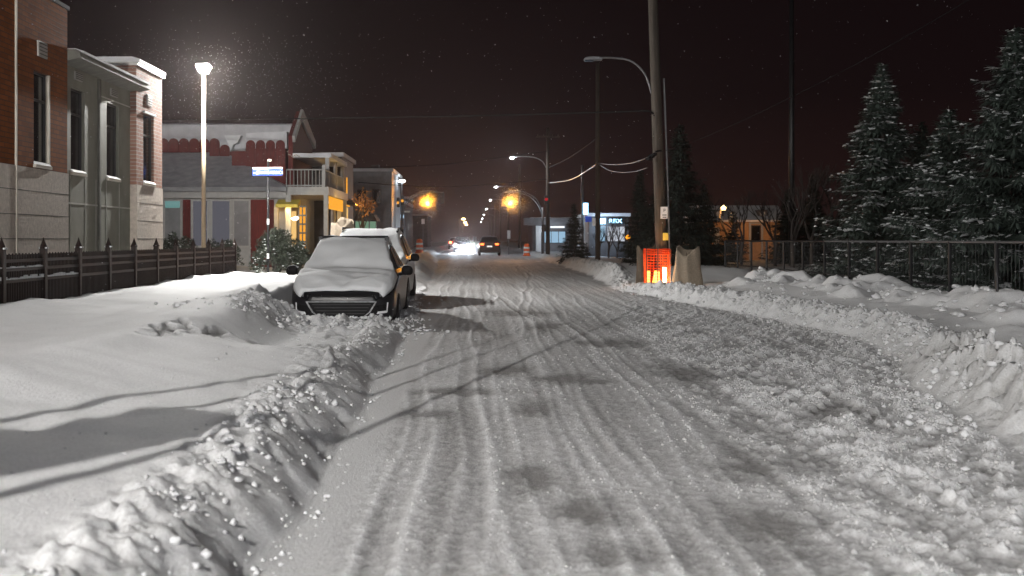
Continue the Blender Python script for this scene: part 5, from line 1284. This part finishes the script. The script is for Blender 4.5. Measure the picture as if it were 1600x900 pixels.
mb.build('frame', M['frame_dark'], shl); MB().box(PX(555, 62), PX(587.5, 62), 62.1, 62.14, .9, PZ(346, 62)).build('glass', M['lit_window_green'], shl)
b4 = block('house', 'dim dark house far down the left side of the road', -14, -7.5, 130, 142, 6.0, M['dark_siding'], group=None)
win(b4, -10, -9, 130, 2, 3.2, M['lit_window_warm'])
b5 = block('house', 'low dim house farthest down the left side of the road', -13, -7, 175, 190, 5.0, M['dark_siding'], group=None)

# ------------------------------------------------------------------ right side beyond the pole
g1 = block('filling_station', 'pale flat roofed shop with a wide lit window behind the right signal mast', PX(832, 112), PX(905, 112), 112, 122, PZ(343, 112), M['pale_wall'], group=None)
MB().box(PX(818, 112), PX(906, 112), 110.5, 112, PZ(352, 112), PZ(341, 112)).build('canopy', M['pale_wall'], g1)
MB().box(PX(837, 111), PX(845, 111), 110.7, 111.4, 0, PZ(353, 111)).build('pillar', M['sign_white'], g1)
win(g1, PX(850, 112), PX(884, 112), 112, PZ(380, 112), PZ(361, 112), M['lit_window_blue'], 3)
MB().box(PX(858, 112), PX(880, 112), 110.3, 110.48, PZ(356.5, 112), PZ(353.5, 112)).build('tube_lamp', emit('tube', (.85, .92, 1), 1.2), g1)
light('POINT', (PX(862, 109), 109.4, 2.0), 70, (.75, .88, 1), g1, rad=.2)
bsx = 80.0
g2 = block('blue_lit_shop', 'dark shop with a bright blue lit signboard and glowing windows behind saplings', PX(920, bsx), PX(982, bsx), bsx, bsx+9, PZ(338, bsx), M['dark_siding'], group=None)
MB().box(PX(932, bsx), PX(945.5, bsx), bsx-.25, bsx-.003, PZ(350, bsx), PZ(341, bsx)).build('sign_board', M['lit_blue_sign'], g2)
sgn = MB().box(PX(948, bsx), PX(975, bsx), bsx-.2, bsx-.003, PZ(350.5, bsx), PZ(341, bsx)).build('letter_board', M['frame_dark'], g2)
text('RBX', .40, M['lit_blue_sign'], sgn, (PX(961, bsx), bsx-.205, PZ(345.7, bsx)), sx=1.25)
win(g2, PX(932, bsx), PX(946, bsx), bsx, PZ(378, bsx), PZ(353, bsx), M['lit_window_blue'], 1)
win(g2, PX(948, bsx), PX(977, bsx), bsx, PZ(378, bsx), PZ(353, bsx), emit('lit_window_pale', (.62, .66, .74), .75), 3)
light('POINT', (PX(950, 78), bsx-1.2, 2.2), 160, (.6, .78, 1), g2, rad=.2)
vy = 76.0
v2 = thing('pylon_sign', 'bright blue upright pylon sign on a tall thin pole left of the blue lit shop', 'sign', (PX(911, vy), vy, 0))
MB().tube([(PX(910, vy), vy, 0), (PX(910, vy), vy, PZ(258, vy))], .09, 8).build('pole', M['galv'], v2, True)
MB().box(PX(911.2, vy), PX(918.5, vy), vy-.15, vy+.05, PZ(335, vy), PZ(317.5, vy)).build('sign_box', M['lit_blue_sign'], v2)
mb = MB().box(PX(914, vy), PX(924, vy), vy-.12, vy+.0, PZ(347, vy), PZ(338, vy)); mb.build('lower_panel', M['blue_sign'], v2)
light('POINT', (PX(915, vy), vy-.9, PZ(330, vy)), 25, (.25, .65, 1), v2, rad=.2)
ns = thing('road_sign', 'small white regulation sign fixed to the slim pale pole', 'sign', (PX(928, 59.7), 59.7, 2))
MB().box(PX(925.5, 59.7), PX(930.5, 59.7), 59.68, 59.72, PZ(353, 59.7), PZ(341, 59.7)).build('sign_board', M['sign_white'], ns)
MB().box(PX(930.5, 59.7), PX(933.5, 59.7), 59.69, 59.71, PZ(348, 59.7), PZ(346, 59.7)).build('bracket', M['galv'], ns)
for k, (px, py0, py1, y, lab) in enumerate(((795, 360, 373, 104, 'small white road sign on a thin post right of the driving car'), (661, 342, 350, 84, 'small grey road sign on a thin post above the left barrel'), (742, 370, 377, 170, 'tiny distant white road sign right of the glaring headlights'))):
    q = thing('road_sign', lab, 'sign', (PX(px, y), y, 0)); MB().tube([(PX(px, y), y+.04, 0), (PX(px, y), y+.04, PZ(py0, y))], .04, 6).build('post', M['galv'], q)
    MB().box(PX(px-2.5, y), PX(px+2.5, y), y-.02, y+.005, PZ(py1, y), PZ(py0, y)).build('sign_board', M['sign_white'], q)
# construction barrels
def barrel(x, y, label):
    zb = hz(x, y)
    b = thing('construction_barrel', label, 'barrel', (x, y, zb), 'orange construction barrels')
    MB().lathe((x, y, zb), [(.34, 0), (.34, .08), (.27, .10), (.25, .55), (.22, .95), (.18, 1.0), (.08, 1.04)], 16).build('drum', M['orange_plastic'], b, True)
    for z, r0, r1 in ((.28, .268, .262), (.62, .251, .243)): MB().lathe((x, y, zb), [(r0, z), (r1, z+.14)], 16).build('stripe', M['sign_white'], b)
    return b
barrel(PX(656, 84), 83.5, 'orange and white barrel on the left verge at the junction')
barrel(PX(823, 96), 96, 'orange and white barrel on the bright snow by the right signal')
# orange lit house
HY = 66.0
h = thing('house', 'low house with ochre walls in orange lamplight and a snowy roof behind the fence', 'house', (PX(1160, HY), HY+4, 0))
MB().box(PX(1104, HY), PX(1218, HY), HY, HY+8, 0, PZ(346, HY)).build('wall', M['ochre_wall'], h)
mb = MB().prism([(HY-.7, PZ(347, HY)), (HY-.7, PZ(344, HY)), (HY+1.2, PZ(320, HY)), (HY+4, PZ(318, HY)), (HY+8.5, PZ(346, HY))], 'x', PX(1098, HY), PX(1224, HY)); mb.build('roof', M['snow_roof'], h)
for k, px in enumerate((1122, 1190)):
    d = MB().box(PX(px-7, HY), PX(px+7, HY), HY-.2, HY+.8, PZ(344, HY), PZ(328, HY)).build('dormer', M['dark_siding'], h)
    MB().box(PX(px-4, HY), PX(px+4, HY), HY-.22, HY-.203, PZ(341, HY), PZ(331, HY)).build('dormer_window', M['white_paint'], d)
w = win(h, PX(1173, HY), PX(1188, HY), HY, PZ(378, HY), PZ(352, HY), M['glass'])
mb = MB()
for a in (1170, 1189): mb.box(PX(a, HY), PX(a+3, HY), HY-.1, HY-.004, .2, PZ(350, HY))
mb.box(PX(1170, HY), PX(1192, HY), HY-.1, HY-.004, PZ(350, HY), PZ(347.6, HY)); mb.build('window_surround', M['white_paint'], w)
MB().box(PX(1116, HY), PX(1124, HY), HY-.06, HY-.002, .2, PZ(355, HY)).build('door', M['white_paint'], h)
light('POINT', (PX(1190, 64), 64.2, 1.9), 20, (1, .40, .08), h, rad=.15); light('POINT', (PX(1116, 64), 64.2, 1.9), 16, (1, .40, .08), h, rad=.15)
yl = thing('yard_lamp', 'small round yellow lamp on a crooked leaning post before the house', 'lamp', (PX(1141, 58), 58, 0))
MB().tube([P3(1143, 385, 58), P3(1124, 340, 58), P3(1127, 326, 58)], [.06, .05, .04], 6).build('post', M['wood_pole'], yl)
mb = MB(); mb.blob(P3(1131, 325, 58), .13); mb.build('globe', emit('yard_globe', (1, .68, .28), 5), yl, True)
light('POINT', (PX(1131, 57.6), 57.6, PZ(325, 58)), 120, (1, .52, .2), yl, rad=.1)
og = thing('garden_lantern', 'small orange glowing lantern low beside the blue lit shop', 'lamp', (PX(982, 72), 72, 0))
MB().tube([(PX(982, 72), 72, 0), (PX(982, 72), 72, PZ(375, 72))], .05, 6).build('post', M['black_iron'], og)
mb = MB(); mb.blob(P3(982, 371, 72), .17); mb.build('globe', emit('lantern_globe', (1, .35, .02), 2.0), og, True)
light('POINT', P3(981, 370, 71.5), 30, (1, .45, .05), og, rad=.1)
